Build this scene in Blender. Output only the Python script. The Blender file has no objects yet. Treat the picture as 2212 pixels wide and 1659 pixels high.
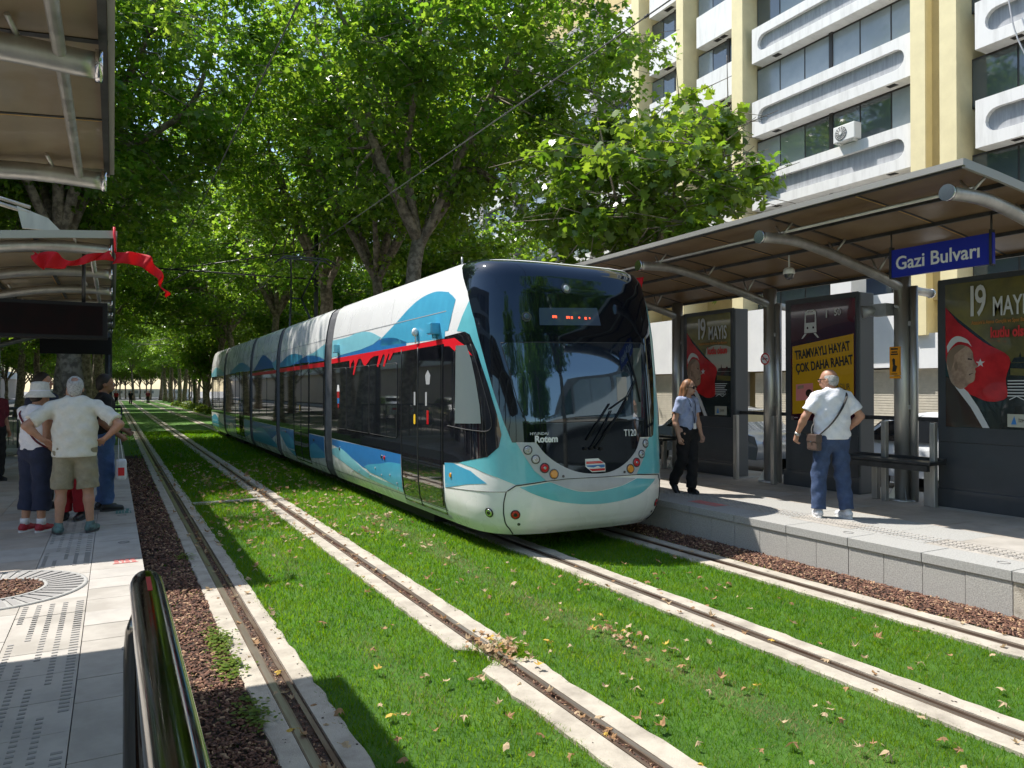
import bpy, bmesh, math, random
import numpy as np
from mathutils import Vector, Matrix
random.seed(7); RNG = np.random.default_rng(11)
SC = bpy.context.scene; COL = SC.collection
# ------------------------------------------------------------------ camera, sky, sun
PSI = math.atan(861/1600); PIT = math.atan(12.5/1600)
fw = Vector((math.sin(PSI)*math.cos(PIT), math.cos(PSI)*math.cos(PIT), math.sin(PIT)))
rt = Vector((math.cos(PSI), -math.sin(PSI), 0)); upv = rt.cross(fw)
cam = bpy.data.cameras.new('camera'); cam.sensor_width = 36; cam.lens = 36*1600/2212
cam.clip_start = .05; cam.clip_end = 2000
camo = bpy.data.objects.new('camera', cam); COL.objects.link(camo)
camo.matrix_world = Matrix((rt, upv, -fw)).transposed().to_4x4(); camo.location = (0, 0, 1.83)
SC.camera = camo
SUN = Vector((-.37, .47, 1)).normalized()
W = bpy.data.worlds.new('World'); SC.world = W; W.use_nodes = True
wn = W.node_tree.nodes; wl = W.node_tree.links
sky = wn.new('ShaderNodeTexSky'); sky.sky_type = 'NISHITA'; sky.sun_disc = False
sky.sun_elevation = math.asin(SUN.z); sky.sun_rotation = math.atan2(SUN.x, SUN.y)
sky.air_density = 1.2; sky.dust_density = .8; sky.ozone_density = 1.0
wl.new(sky.outputs[0], wn['Background'].inputs[0]); wn['Background'].inputs[1].default_value = .15
sl = bpy.data.lights.new('sun', 'SUN'); sl.energy = 4.9; sl.angle = math.radians(.55); sl.color = (1, .955, .88)
so = bpy.data.objects.new('sun', sl); COL.objects.link(so); so.location = (-15, 19, 40)
so.rotation_euler = SUN.to_track_quat('Z', 'Y').to_euler()
SC.view_settings.view_transform = 'Standard'; SC.view_settings.look = 'None'
SC.view_settings.exposure = 0.64; SC.view_settings.gamma = 1
SC.cycles.max_bounces = 8; SC.cycles.diffuse_bounces = 5; SC.cycles.glossy_bounces = 3
SC.cycles.transmission_bounces = 4; SC.cycles.transparent_max_bounces = 6
SC.cycles.use_denoising = True
SC.cycles.sample_clamp_indirect = 6
# ------------------------------------------------------------------ helpers
ORG = {}
def tag(o, label=None, cat=None, group=None, kind=None):
    if label: o['label'] = label
    if cat: o['category'] = cat
    if group: o['group'] = group
    if kind: o['kind'] = kind
    return o
def thing(name, label, cat, loc=(0, 0, 0), group=None, rz=0):
    o = bpy.data.objects.new(name, None); COL.objects.link(o); o.empty_display_size = .2
    o.location = loc; o.rotation_euler = (0, 0, rz); ORG[o.name] = Vector(loc)
    return tag(o, label, cat, group)
def copy_tree(o, parent=None):
    c = o.copy(); COL.objects.link(c); c.parent = parent
    for ch in list(o.children): copy_tree(ch, c)
    return c
class MB:
    """collects shapes in world coordinates, builds ONE mesh object"""
    def __init__(s): s.v = []; s.f = []; s.m = []; s.sm = []
    def add(s, vs, fs, mi=0, smooth=False):
        b = len(s.v); s.v += [tuple(p) for p in vs]
        for f in fs: s.f.append([i+b for i in f]); s.m.append(mi); s.sm.append(smooth)
        return s
    def box(s, a, b, mi=0, bev=0):
        x0, y0, z0 = [min(a[i], b[i]) for i in range(3)]; x1, y1, z1 = [max(a[i], b[i]) for i in range(3)]
        if bev:
            bm = bmesh.new(); bmesh.ops.create_cube(bm, size=1)
            for v in bm.verts: v.co = Vector(((x0+x1)/2+v.co.x*(x1-x0), (y0+y1)/2+v.co.y*(y1-y0), (z0+z1)/2+v.co.z*(z1-z0)))
            bmesh.ops.bevel(bm, geom=bm.edges[:], offset=bev, segments=2, profile=.6, affect='EDGES')
            bm.verts.index_update()
            s.add([v.co for v in bm.verts], [[v.index for v in f.verts] for f in bm.faces], mi); bm.free(); return s
        return s.add([(x0,y0,z0),(x1,y0,z0),(x1,y1,z0),(x0,y1,z0),(x0,y0,z1),(x1,y0,z1),(x1,y1,z1),(x0,y1,z1)],
                     [(0,3,2,1),(4,5,6,7),(0,1,5,4),(1,2,6,5),(2,3,7,6),(3,0,4,7)], mi)
    def quad(s, a, b, c, d, mi=0): return s.add([a,b,c,d], [(0,1,2,3)], mi)
    def prism(s, poly, d, mi=0):
        """poly: 3-D points of a planar outline, d: extrusion vector"""
        n = len(poly); d = Vector(d); P = [Vector(p) for p in poly]
        s.add(P+[p+d for p in P], [list(range(n))[::-1], list(range(n, 2*n))]+[(i, (i+1) % n, (i+1) % n+n, i+n) for i in range(n)], mi)
        return s
    def tube(s, pts, r, n=10, mi=0, caps=True, smooth=True):
        pts = [Vector(p) for p in pts]; k = len(pts)
        rs = r if isinstance(r, (list, tuple)) else [r]*k
        vs = []; ref = None
        for i in range(k):
            t = (pts[min(i+1, k-1)]-pts[max(i-1, 0)]).normalized()
            if ref is None:
                ref = t.orthogonal().normalized()
            ref = (ref-t*ref.dot(t)).normalized(); b = t.cross(ref)
            for j in range(n):
                a = 2*math.pi*j/n; vs.append(pts[i]+(ref*math.cos(a)+b*math.sin(a))*rs[i])
        fs = [(i*n+j, i*n+(j+1) % n, (i+1)*n+(j+1) % n, (i+1)*n+j) for i in range(k-1) for j in range(n)]
        s.add(vs, fs, mi, smooth)
        if caps:
            b = len(s.v)-k*n
            s.f.append([b+j for j in range(n)][::-1]); s.m.append(mi); s.sm.append(False)
            s.f.append([b+(k-1)*n+j for j in range(n)]); s.m.append(mi); s.sm.append(False)
        return s
    def disc(s, c, nrm, r, n=20, mi=0, th=.006, r2=None):
        nrm = Vector(nrm).normalized(); s.tube([Vector(c)-nrm*.001, Vector(c)+nrm*th], [r, r if r2 is None else r2], n, mi); return s
    def lathe(s, c, prof, n=24, mi=0):
        """prof: (radius, z) pairs round a vertical axis at c"""
        c = Vector(c); vs = [c+Vector((r*math.cos(2*math.pi*j/n), r*math.sin(2*math.pi*j/n), z)) for r, z in prof for j in range(n)]
        s.add(vs, [(i*n+j, i*n+(j+1) % n, (i+1)*n+(j+1) % n, (i+1)*n+j) for i in range(len(prof)-1) for j in range(n)], mi, True); return s
    def build(s, name, mats, parent=None, org=None):
        if parent is not None: org = ORG.get(parent.name, Vector((0,0,0)))
        org = Vector(org or (0,0,0))
        me = bpy.data.meshes.new(name)
        me.from_pydata([(p[0]-org.x, p[1]-org.y, p[2]-org.z) for p in s.v], [], s.f)
        for m in (mats if isinstance(mats, (list, tuple)) else [mats]): me.materials.append(m)
        me.polygons.foreach_set('material_index', s.m); me.polygons.foreach_set('use_smooth', s.sm); me.update()
        o = bpy.data.objects.new(name, me); COL.objects.link(o); ORG[o.name] = org
        if parent is not None: o.parent = parent
        else: o.location = org
        return o
def np_mesh(name, V, F, mats, mi=None, smooth=False, tint=None, parent=None, org=(0,0,0)):
    """V (n,3) array, F (m,k) array of equal-sided faces or list of such arrays"""
    Fs = F if isinstance(F, list) else [F]
    me = bpy.data.meshes.new(name); me.vertices.add(len(V))
    me.vertices.foreach_set('co', (np.asarray(V, np.float32)-np.asarray(org, np.float32)).ravel())
    loops = np.concatenate([f.ravel() for f in Fs]); tot = np.concatenate([np.full(len(f), f.shape[1]) for f in Fs])
    me.loops.add(len(loops)); me.loops.foreach_set('vertex_index', loops.astype(np.int32))
    me.polygons.add(len(tot)); st = np.concatenate([[0], np.cumsum(tot)[:-1]])
    me.polygons.foreach_set('loop_start', st.astype(np.int32)); me.polygons.foreach_set('loop_total', tot.astype(np.int32))
    for m in (mats if isinstance(mats, (list, tuple)) else [mats]): me.materials.append(m)
    if mi is not None: me.polygons.foreach_set('material_index', np.asarray(mi, np.int32))
    if smooth: me.polygons.foreach_set('use_smooth', np.ones(len(tot), bool))
    me.update(calc_edges=True)
    if tint is not None:
        a = me.attributes.new('tint', 'FLOAT', 'POINT'); a.data.foreach_set('value', np.asarray(tint, np.float32))
    o = bpy.data.objects.new(name, me); COL.objects.link(o); ORG[o.name] = Vector(org)
    if parent is not None: o.parent = parent
    else: o.location = org
    return o
# ------------------------------------------------------------------ materials
def mat(name, col, rough=.6, metal=0, col2=None, scale=6, detail=5, lo=.38, hi=.62, bump=0, bscale=60, bdist=.01, spec=.5, coat=0,
        emis=None, estr=1, transl=None, tamt=.4, stretch=None, ior=None, rvar=0):
    m = bpy.data.materials.new(name); m.use_nodes = True; nt = m.node_tree; N = nt.nodes; L = nt.links
    b = N['Principled BSDF']; out = N['Material Output']
    b.inputs['Roughness'].default_value = rough; b.inputs['Metallic'].default_value = metal
    b.inputs['Specular IOR Level'].default_value = spec; b.inputs['Coat Weight'].default_value = coat
    b.inputs['Coat Roughness'].default_value = .03
    if ior: b.inputs['IOR'].default_value = ior
    b.inputs['Base Color'].default_value = (*col, 1)
    vec = None
    if col2 is not None or bump or rvar:
        tc = N.new('ShaderNodeTexCoord'); vec = tc.outputs['Object']
        if stretch:
            mp = N.new('ShaderNodeMapping'); mp.inputs['Scale'].default_value = stretch; L.new(vec, mp.inputs[0]); vec = mp.outputs[0]
    if col2 is not None:
        nz = N.new('ShaderNodeTexNoise'); nz.inputs['Scale'].default_value = scale; nz.inputs['Detail'].default_value = detail
        nz.inputs['Roughness'].default_value = .65
        L.new(vec, nz.inputs['Vector'])
        mr = N.new('ShaderNodeMapRange'); mr.inputs[1].default_value = lo; mr.inputs[2].default_value = hi; L.new(nz.outputs[0], mr.inputs[0])
        mx = N.new('ShaderNodeMix'); mx.data_type = 'RGBA'; L.new(mr.outputs[0], mx.inputs[0])
        mx.inputs[6].default_value = (*col, 1); mx.inputs[7].default_value = (*col2, 1); L.new(mx.outputs[2], b.inputs['Base Color'])
    if rvar:
        n2 = N.new('ShaderNodeTexNoise'); n2.inputs['Scale'].default_value = scale*1.7; n2.inputs['Detail'].default_value = 4; L.new(vec, n2.inputs['Vector'])
        r2 = N.new('ShaderNodeMapRange'); r2.inputs[1].default_value = .3; r2.inputs[2].default_value = .7
        r2.inputs[3].default_value = max(0, rough-rvar); r2.inputs[4].default_value = rough+rvar; L.new(n2.outputs[0], r2.inputs[0]); L.new(r2.outputs[0], b.inputs['Roughness'])
    if bump:
        nb = N.new('ShaderNodeTexNoise'); nb.inputs['Scale'].default_value = bscale; nb.inputs['Detail'].default_value = 4; L.new(vec, nb.inputs['Vector'])
        bp = N.new('ShaderNodeBump'); bp.inputs['Strength'].default_value = bump; bp.inputs['Distance'].default_value = bdist
        L.new(nb.outputs[0], bp.inputs['Height']); L.new(bp.outputs[0], b.inputs['Normal'])
    if emis: b.inputs['Emission Color'].default_value = (*emis, 1); b.inputs['Emission Strength'].default_value = estr
    if transl:
        t = N.new('ShaderNodeBsdfTranslucent'); t.inputs[0].default_value = (*transl, 1)
        ms = N.new('ShaderNodeMixShader'); ms.inputs[0].default_value = tamt
        L.new(b.outputs[0], ms.inputs[1]); L.new(t.outputs[0], ms.inputs[2]); L.new(ms.outputs[0], out.inputs[0])
    return m
def leafmat(name, d0, d1, t0, t1, tamt=.45, rough=.45):
    """leaf: per-leaf tint mixes two diffuse and two translucent colours"""
    m = bpy.data.materials.new(name); m.use_nodes = True; nt = m.node_tree; N = nt.nodes; L = nt.links
    b = N['Principled BSDF']; b.inputs['Roughness'].default_value = rough; b.inputs['Specular IOR Level'].default_value = .12 if 'grass' in name else .45
    at = N.new('ShaderNodeAttribute'); at.attribute_name = 'tint'
    def mix(a, c):
        x = N.new('ShaderNodeMix'); x.data_type = 'RGBA'; x.inputs[6].default_value = (*a, 1); x.inputs[7].default_value = (*c, 1)
        L.new(at.outputs['Fac'], x.inputs[0]); return x.outputs[2]
    L.new(mix(d0, d1), b.inputs['Base Color'])
    t = N.new('ShaderNodeBsdfTranslucent'); L.new(mix(t0, t1), t.inputs[0])
    ms = N.new('ShaderNodeMixShader'); ms.inputs[0].default_value = tamt
    L.new(b.outputs[0], ms.inputs[1]); L.new(t.outputs[0], ms.inputs[2]); L.new(ms.outputs[0], N['Material Output'].inputs[0])
    return m
M = {}
M['white_paint'] = mat('white_paint', (.86,.86,.85), .28, col2=(.83,.83,.815), scale=1.2, coat=.4, rvar=.08)
M['sky_blue'] = mat('sky_blue_paint', (.075,.40,.60), .3, col2=(.065,.36,.56), coat=.4)
M['pale_cyan'] = mat('pale_cyan_paint', (.24,.60,.70), .3, col2=(.22,.56,.66), coat=.4)
M['mid_blue'] = mat('mid_blue_paint', (.03,.19,.48), .3, col2=(.028,.17,.44), coat=.4)
M['aqua'] = mat('aqua_paint', (.14,.53,.60), .28, col2=(.13,.49,.56), coat=.5)
M['silver'] = mat('silver_paint', (.50,.51,.55), .4, col2=(.45,.46,.5), metal=.2)
M['red_paint'] = mat('red_paint', (.74,.012,.025), .35)
M['black_gloss'] = mat('black_glass_paint', (.006,.007,.010), .04, spec=.6, coat=1, col2=(.012,.012,.016))
M['tint_glass'] = mat('tinted_window_glass', (.012,.014,.017), .03, spec=.9, coat=1)
M['cab_through'] = mat('windscreen_seen_through', (.075,.095,.09), .03, spec=.8, ior=1.8)  # lighter tint painted for the cab windows seen through the glass
M['shield_glass'] = mat('windscreen_glass', (.010,.016,.03), .03, spec=.8, ior=1.9)
M['mask_glass'] = mat('dark_mask_glass', (.004,.005,.009), .045, spec=.75, ior=1.52)
M['rubber'] = mat('black_rubber', (.02,.02,.022), .7, col2=(.035,.035,.037))
M['bellows'] = mat('grey_bellows', (.16,.16,.165), .75, col2=(.11,.11,.115))
M['under'] = mat('underframe', (.012,.012,.012), .8)
M['seam'] = mat('dark_seam', (.03,.03,.035), .6)
M['greyline'] = mat('grey_seam', (.35,.36,.37), .5)
M['chrome'] = mat('lamp_chrome', (.7,.7,.72), .12, metal=1)
M['steel'] = mat('brushed_steel', (.58,.57,.54), .42, metal=.85, col2=(.45,.44,.42), scale=5, rvar=.12, stretch=(1,1,.15))
M['steel_polished'] = mat('polished_steel', (.20,.195,.185), .11, metal=1, rvar=.05, scale=14)
M['steel_dark'] = mat('dark_steel', (.09,.09,.09), .45, metal=.7, col2=(.06,.06,.06))
M['galv'] = mat('galvanised', (.42,.43,.44), .5, metal=.6, col2=(.33,.34,.35))
M['lens_red'] = mat('red_lens', (.55,.01,.015), .12, coat=1)
M['lens_amber'] = mat('amber_lens', (.75,.28,.01), .12, coat=1)
M['lens_clear'] = mat('clear_lens', (.55,.56,.58), .08, metal=.4, coat=1)
M['lamp_dark'] = mat('lamp_recess', (.05,.05,.055), .25, coat=1)
M['yellow'] = mat('yellow_plastic', (.8,.5,.03), .4)
M['led_red'] = mat('led_red', (.3,.02,.01), .5, emis=(1,.10,.04), estr=1.4)
M['display'] = mat('display_panel', (.045,.07,.12), .12, coat=1)
M['txt_white'] = mat('white_lettering', (.78,.78,.78), .5)
M['txt_grey'] = mat('grey_lettering', (.55,.56,.55), .5)
M['txt_black'] = mat('black_lettering', (.02,.018,.015), .6)
M['txt_red'] = mat('red_lettering', (.55,.03,.03), .5)
M['txt_orange'] = mat('orange_lettering', (.5,.18,.02), .5)
M['concrete_strip'] = mat('pale_concrete', (.44,.395,.325), .9, col2=(.22,.19,.155), lo=.42, hi=.76, scale=3.6, detail=8, bump=.35, bscale=120)
M['kerb'] = mat('granite_kerb', (.38,.375,.355), .85, col2=(.29,.285,.27), scale=70, detail=3, lo=.4, hi=.6, bump=.2, bscale=200)
M['wallblock'] = mat('granite_wall_block', (.46,.445,.41), .88, col2=(.29,.28,.26), scale=90, detail=5, lo=.36, hi=.62, bump=.35, bscale=160)
M['wallstain'] = mat('stained_wall_block', (.47,.43,.36), .88, col2=(.22,.19,.15), scale=9, detail=10, lo=.48, hi=.7, bump=.5, bscale=120)
M['tile'] = mat('paving_stone', (.40,.37,.33), .8, col2=(.31,.285,.25), scale=3, detail=8, bump=.15, bscale=150)
M['tile_b'] = mat('paving_stone_brownish', (.39,.335,.28), .8, col2=(.31,.27,.225), scale=3, detail=8, bump=.15, bscale=150)
M['tile_pale'] = mat('paving_stone_pale', (.43,.40,.36), .8, col2=(.355,.33,.30), scale=4, detail=8, bump=.15, bscale=150)
M['joint'] = mat('paving_joint', (.12,.115,.11), .9)
M['tactile'] = mat('tactile_bar', (.26,.25,.24), .8)
M['asphalt'] = mat('asphalt', (.055,.055,.056), .85, col2=(.08,.08,.08), scale=30, bump=.3, bscale=250)
M['ground'] = mat('city_ground', (.20,.19,.175), .9, col2=(.15,.145,.135), scale=.6)
M['rail'] = mat('rail_steel', (.30,.235,.18), .4, metal=.7, col2=(.16,.10,.07), scale=12, stretch=(1,.15,1))
M['groove'] = mat('rail_groove', (.10,.062,.04), .9, col2=(.035,.025,.02), scale=25)
M['soil'] = mat('mulch_soil', (.045,.026,.018), .95, col2=(.025,.015,.011), scale=40, bump=.6, bscale=90)
M['lawn'] = mat('lawn_base', (.085,.20,.016), .9, col2=(.05,.14,.012), scale=2.2, detail=8, bump=.8, bscale=180, bdist=.03)
M['bark'] = mat('plane_bark', (.29,.245,.185), .9, col2=(.12,.098,.072), scale=5, detail=6, bump=.5, bscale=18, bdist=.03, lo=.42, hi=.58)
M['leaf'] = leafmat('plane_leaf', (.036,.086,.012), (.102,.170,.025), (.20,.46,.020), (.52,.70,.06), .50, .30)
M['leaf_light'] = leafmat('young_plane_leaf', (.045,.098,.013), (.118,.185,.027), (.21,.42,.018), (.50,.64,.05), .42, .30)
M['hedge'] = leafmat('low_shrub_leaf', (.05,.11,.01), (.14,.20,.015), (.2,.3,.02), (.4,.5,.03), .35)
M['grass'] = leafmat('grass_blade', (.036,.120,.004), (.135,.225,.009), (.13,.40,.003), (.42,.58,.012), .45, .6)
M['cream'] = mat('cream_render', (.80,.70,.42), .85, col2=(.73,.635,.38), scale=1.5, detail=8)
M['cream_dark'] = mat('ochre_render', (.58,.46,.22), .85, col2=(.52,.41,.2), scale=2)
M['bal_white'] = mat('white_render', (.77,.76,.74), .85, col2=(.58,.57,.55), scale=2.2, detail=9, lo=.47, hi=.8, stretch=(1,2.2,.35))
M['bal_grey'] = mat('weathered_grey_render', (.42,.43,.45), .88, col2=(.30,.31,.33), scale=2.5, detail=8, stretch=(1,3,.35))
M['win_dark'] = mat('dark_window_frame', (.035,.03,.028), .45)
M['win_glass'] = mat('office_window_glass', (.055,.075,.085), .05, spec=.8, coat=1)
M['win_blind'] = mat('window_blind', (.30,.34,.37), .25, coat=.6, col2=(.24,.28,.31), scale=.7)
M['win_green'] = mat('greenish_window_glass', (.16,.20,.205), .1, coat=1)
M['shutter'] = mat('roller_shutter', (.58,.53,.44), .6, col2=(.5,.46,.38))
M['white_panel'] = mat('white_panel', (.80,.80,.80), .5, col2=(.74,.74,.75), scale=1)
M['tan_wall'] = mat('tan_facade', (.50,.40,.34), .85, col2=(.44,.35,.30), scale=.8)
M['grey_wall'] = mat('grey_facade', (.36,.345,.33), .85, col2=(.28,.27,.26), scale=.6)
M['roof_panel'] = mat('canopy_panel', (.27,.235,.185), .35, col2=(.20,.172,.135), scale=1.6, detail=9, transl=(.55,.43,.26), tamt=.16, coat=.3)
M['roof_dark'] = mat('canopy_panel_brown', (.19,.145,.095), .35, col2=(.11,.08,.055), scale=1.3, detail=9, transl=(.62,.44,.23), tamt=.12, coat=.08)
M['roof_glow_strip'] = mat('canopy_glow_strip', (.62,.44,.18), .5, transl=(.9,.6,.22), tamt=.5)  # yellow colour stands in for light glowing in the glass panel edges
M['roof_edge'] = mat('canopy_edge', (.38,.37,.34), .4, metal=.5)
M['cabinet'] = mat('cabinet_grey', (.055,.06,.066), .38, col2=(.045,.05,.055), scale=2, coat=.15)
M['cab_side'] = mat('cabinet_side_grey', (.115,.12,.125), .4, metal=.3)
M['p_dark'] = mat('poster_dark', (.016,.026,.026), .16, coat=1)
M['p_maroon'] = mat('poster_maroon', (.045,.008,.018), .16, coat=1)
M['p_yellow'] = mat('poster_yellow', (.55,.30,.012), .22, coat=.8)
M['p_olive'] = mat('poster_olive', (.20,.17,.035), .2, coat=.8, col2=(.035,.04,.028), scale=1.1, lo=.35, hi=.68)
M['p_pale'] = mat('poster_pale', (.42,.42,.34), .2, coat=.8)
M['p_red'] = mat('poster_red', (.52,.018,.02), .2, coat=.8, col2=(.36,.012,.014), scale=5)
M['p_skin'] = mat('poster_sepia', (.42,.29,.20), .2, coat=.8, col2=(.26,.17,.12), scale=9)
M['p_suit'] = mat('poster_suit', (.045,.024,.016), .2, coat=.8)
M['p_hair'] = mat('poster_hair', (.22,.15,.10), .2, coat=.8)
M['sign_blue'] = mat('sign_blue', (.010,.022,.34), .35)
M['sign_orange'] = mat('sign_orange', (.75,.30,.01), .4)
M['cam_white'] = mat('camera_white', (.72,.72,.70), .35)
M['led_board'] = mat('led_board', (.008,.006,.006), .8, col2=(.013,.006,.006), spec=.1)
M['flag_red'] = mat('flag_red', (.62,.010,.018), .75, transl=(.85,.02,.03), tamt=.35)
M['plastic_dark'] = mat('dark_plastic', (.014,.014,.015), .6, spec=.2)
M['stencil_red'] = mat('red_stencil', (.62,.20,.18), .85)
M['stencil_green'] = mat('green_stencil', (.08,.20,.18), .85)
M['ac_white'] = mat('ac_white', (.72,.72,.70), .5)
M['ac_dark'] = mat('ac_grille', (.10,.10,.10), .6)
M['wire'] = mat('wire', (.05,.05,.05), .5)
M['car_white'] = mat('car_white', (.72,.74,.76), .2, coat=1)
M['car_dark'] = mat('car_dark', (.03,.035,.045), .2, coat=1)
M['car_red'] = mat('car_red', (.4,.02,.02), .2, coat=1)
M['car_silver'] = mat('car_silver', (.42,.44,.46), .25, metal=.6, coat=1)
for k in ('shield_glass','mask_glass'): M[k].node_tree.nodes['Principled BSDF'].inputs['Specular Tint'].default_value = (.62,.82,1,1)
for nm, d0, d1 in (('dry_tan', (.44,.31,.18), (.60,.46,.29)), ('dry_brown', (.30,.165,.075), (.42,.25,.12)), ('dry_yellow', (.58,.36,.05), (.66,.45,.09))):
    M[nm] = mat(nm, d0, .8, col2=d1, scale=40, transl=d1, tamt=.25)
for nm, d0, d1 in (('chip_a', (.13,.058,.036), (.20,.10,.065)), ('chip_b', (.065,.03,.02), (.10,.05,.035)), ('chip_c', (.34,.20,.11), (.42,.28,.17))):
    M[nm] = mat(nm, d0, .9, col2=d1, scale=30)
def skin(n, c): return mat(n, c, .5, col2=tuple(x*.88 for x in c), scale=25)
def cloth(n, c, k=.8): return mat(n, c, .9, col2=tuple(x*k for x in c), scale=14, bump=.25, bscale=45, bdist=.02)
M['skin_a'] = skin('tanned_skin', (.44,.23,.15)); M['skin_b'] = skin('fair_skin', (.52,.30,.21)); M['skin_c'] = skin('brown_skin', (.26,.125,.075))
_tx = {}
def text(body, size, o, xa, ya, m, name, parent, xs=1.0, align='CENTER', bold=0.0, depth=.002):
    """lettering as a mesh part; o: anchor (world), xa/ya: reading and up directions"""
    c = bpy.data.curves.new('txt', 'FONT'); c.body = body; c.size = size; c.align_x = align; c.align_y = 'CENTER'
    c.extrude = depth; c.offset = bold; c.resolution_u = 3
    t = bpy.data.objects.new('txt', c); COL.objects.link(t)
    bpy.context.view_layer.update()
    me = bpy.data.meshes.new_from_object(t.evaluated_get(bpy.context.evaluated_depsgraph_get()))
    bpy.data.objects.remove(t); bpy.data.curves.remove(c)
    xa = Vector(xa).normalized(); ya = Vector(ya); ya = (ya-xa*ya.dot(xa)).normalized(); n = xa.cross(ya)
    Mx = Matrix(((xa.x*xs, ya.x, n.x), (xa.y*xs, ya.y, n.y), (xa.z*xs, ya.z, n.z))).to_4x4()
    Mx.translation = Vector(o)-ORG[parent.name]
    me.transform(Mx); me.materials.clear(); me.materials.append(m); me.name = name
    ob = bpy.data.objects.new(name, me); COL.objects.link(ob); ob.parent = parent; ORG[ob.name] = ORG[parent.name]
    return ob
def smooth_curve(pts, n=6, closed=False):
    P = [np.array(p, float) for p in pts]; k = len(P); out = []
    rng = range(k if closed else k-1)
    for i in rng:
        p0 = P[(i-1) % k] if closed or i > 0 else 2*P[0]-P[1]; p1 = P[i]; p2 = P[(i+1) % k]
        p3 = P[(i+2) % k] if closed or i+2 < k else 2*P[-1]-P[-2]
        for t in np.linspace(0, 1, n, endpoint=False):
            out.append(tuple(.5*((2*p1)+(-p0+p2)*t+(2*p0-5*p1+4*p2-p3)*t*t+(-p0+3*p1-3*p2+p3)*t**3)))
    if not closed: out.append(tuple(P[-1]))
    return out
# ------------------------------------------------------------------ ground, tracks, platforms
g = MB(); g.quad((-400,-200,-.16),(400,-200,-.16),(400,900,-.16),(-400,900,-.16)); tag(g.build('ground', M['ground']), kind='structure')
M['rail_worn'] = mat('worn_rail', (.42,.37,.31), .35, metal=.8, col2=(.28,.22,.17), scale=9, stretch=(1,.1,1))
STRIPS = [(.925,.205),(2.34,.205),(4.24,.195),(5.70,.195)]
# lawn bed between and beside the concrete strips
lw = MB(); lw.quad((.45,-60,-.028),(6.4,-60,-.028),(6.4,140,-.028),(.45,140,-.028))
lw.quad((-.9,23.5,-.032),(.45,23.5,-.032),(.45,140,-.032),(-.9,140,-.032)); lw.quad((6.4,36,-.032),(11,36,-.032),(11,140,-.032),(6.4,140,-.032))
tag(lw.build('lawn', M['lawn']), kind='structure')
rnd = random.Random(3)
BREAK = (4.40, 4.78)
def strip(xc, hw, name, gaps=()):
    """pale concrete beam with crumbly edges and a slot for the rail"""
    b = MB(); y = -3.0; L = []
    while y < 140:
        j = (.009+.018*(rnd.random() < .06)) if y < 25 else .006
        L.append((y, xc-hw+rnd.uniform(-j, j), xc+hw+rnd.uniform(-j, j))); y += .11 if y < 14 else (.5 if y < 40 else 3)
    for sgn in (-1, 1):
        rows = []
        for (y, a, c) in L:
            e = a if sgn < 0 else c; i = xc+sgn*(.078 if xc < 1 else .057)
            if any(g0 < y < g1 for g0, g1 in gaps): e = i+sgn*.015
            rows.append([(e, y, -.05), (e, y, -.006), (e-sgn*.008, y, 0), (i, y, -.002), (i, y, -.05)])
        vs = [p for r in rows for p in r]
        fs = []
        for k in range(len(rows)-1):
            for q in range(4):
                f = (k*5+q, k*5+q+1, k*5+q+6, k*5+q+5); fs.append(f if sgn > 0 else f[::-1])
        b.add([p for p in vs], fs)
    for q in range(90 if xc < 1 else 45):
        y = rnd.uniform(1.8, 12); x = xc+rnd.choice((-1,1))*rnd.uniform(.10,.19); r_ = rnd.uniform(.003,.008)
        b.add([(x+r_*rnd.uniform(.6,1.3)*math.cos(a), y+r_*1.2*math.sin(a), .0012) for a in np.linspace(0,6.28,7)[:-1]], [range(6)], 1)
    return tag(b.build(name, [M['concrete_strip'], M['soil']]), kind='structure')
for k, (xc, hw) in enumerate(STRIPS):
    strip(xc, hw, 'track_slab', [BREAK] if k == 1 else ())
    inner = 1 if k in (0, 2) else -1
    sw = 1.0 if k == 0 else .72
    b = MB(); b.quad((xc-.085,-3,-.022),(xc+.085,-3,-.022),(xc+.085,140,-.022),(xc-.085,140,-.022), 1)
    b.box((xc-inner*.075*sw,-3,-.04),(xc-inner*.018*sw,140,-.002)); b.box((xc+inner*.036*sw,-3,-.04),(xc+inner*.062*sw,140,-.006)); b.box((xc-inner*.066*sw,-3,-.002),(xc-inner*.028*sw,140,-.0005), 2)
    tag(b.build('rail', [M['rail'], M['groove'], M['rail_worn']]), ['steel tram rail nearest the left platform, set in a concrete strip', 'steel tram rail of the empty track, on its tram side, leaves piled on it',
        'steel tram rail under the left wheels of the tram', 'steel tram rail under the tram nearest the right platform wall'][k], 'rail', 'grooved tram rails in the lawn')
# drain channel across the empty track
b = MB(); b.box((1.135,12.88,-.05),(2.13,13.04,.006)); b.box((1.16,12.93,.006),(2.11,12.99,.009), 1)
tag(b.build('drain_channel', [M['concrete_strip'], M['galv']]), 'pale drain channel crossing the lawn between the rails of the empty track', 'drain')
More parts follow.
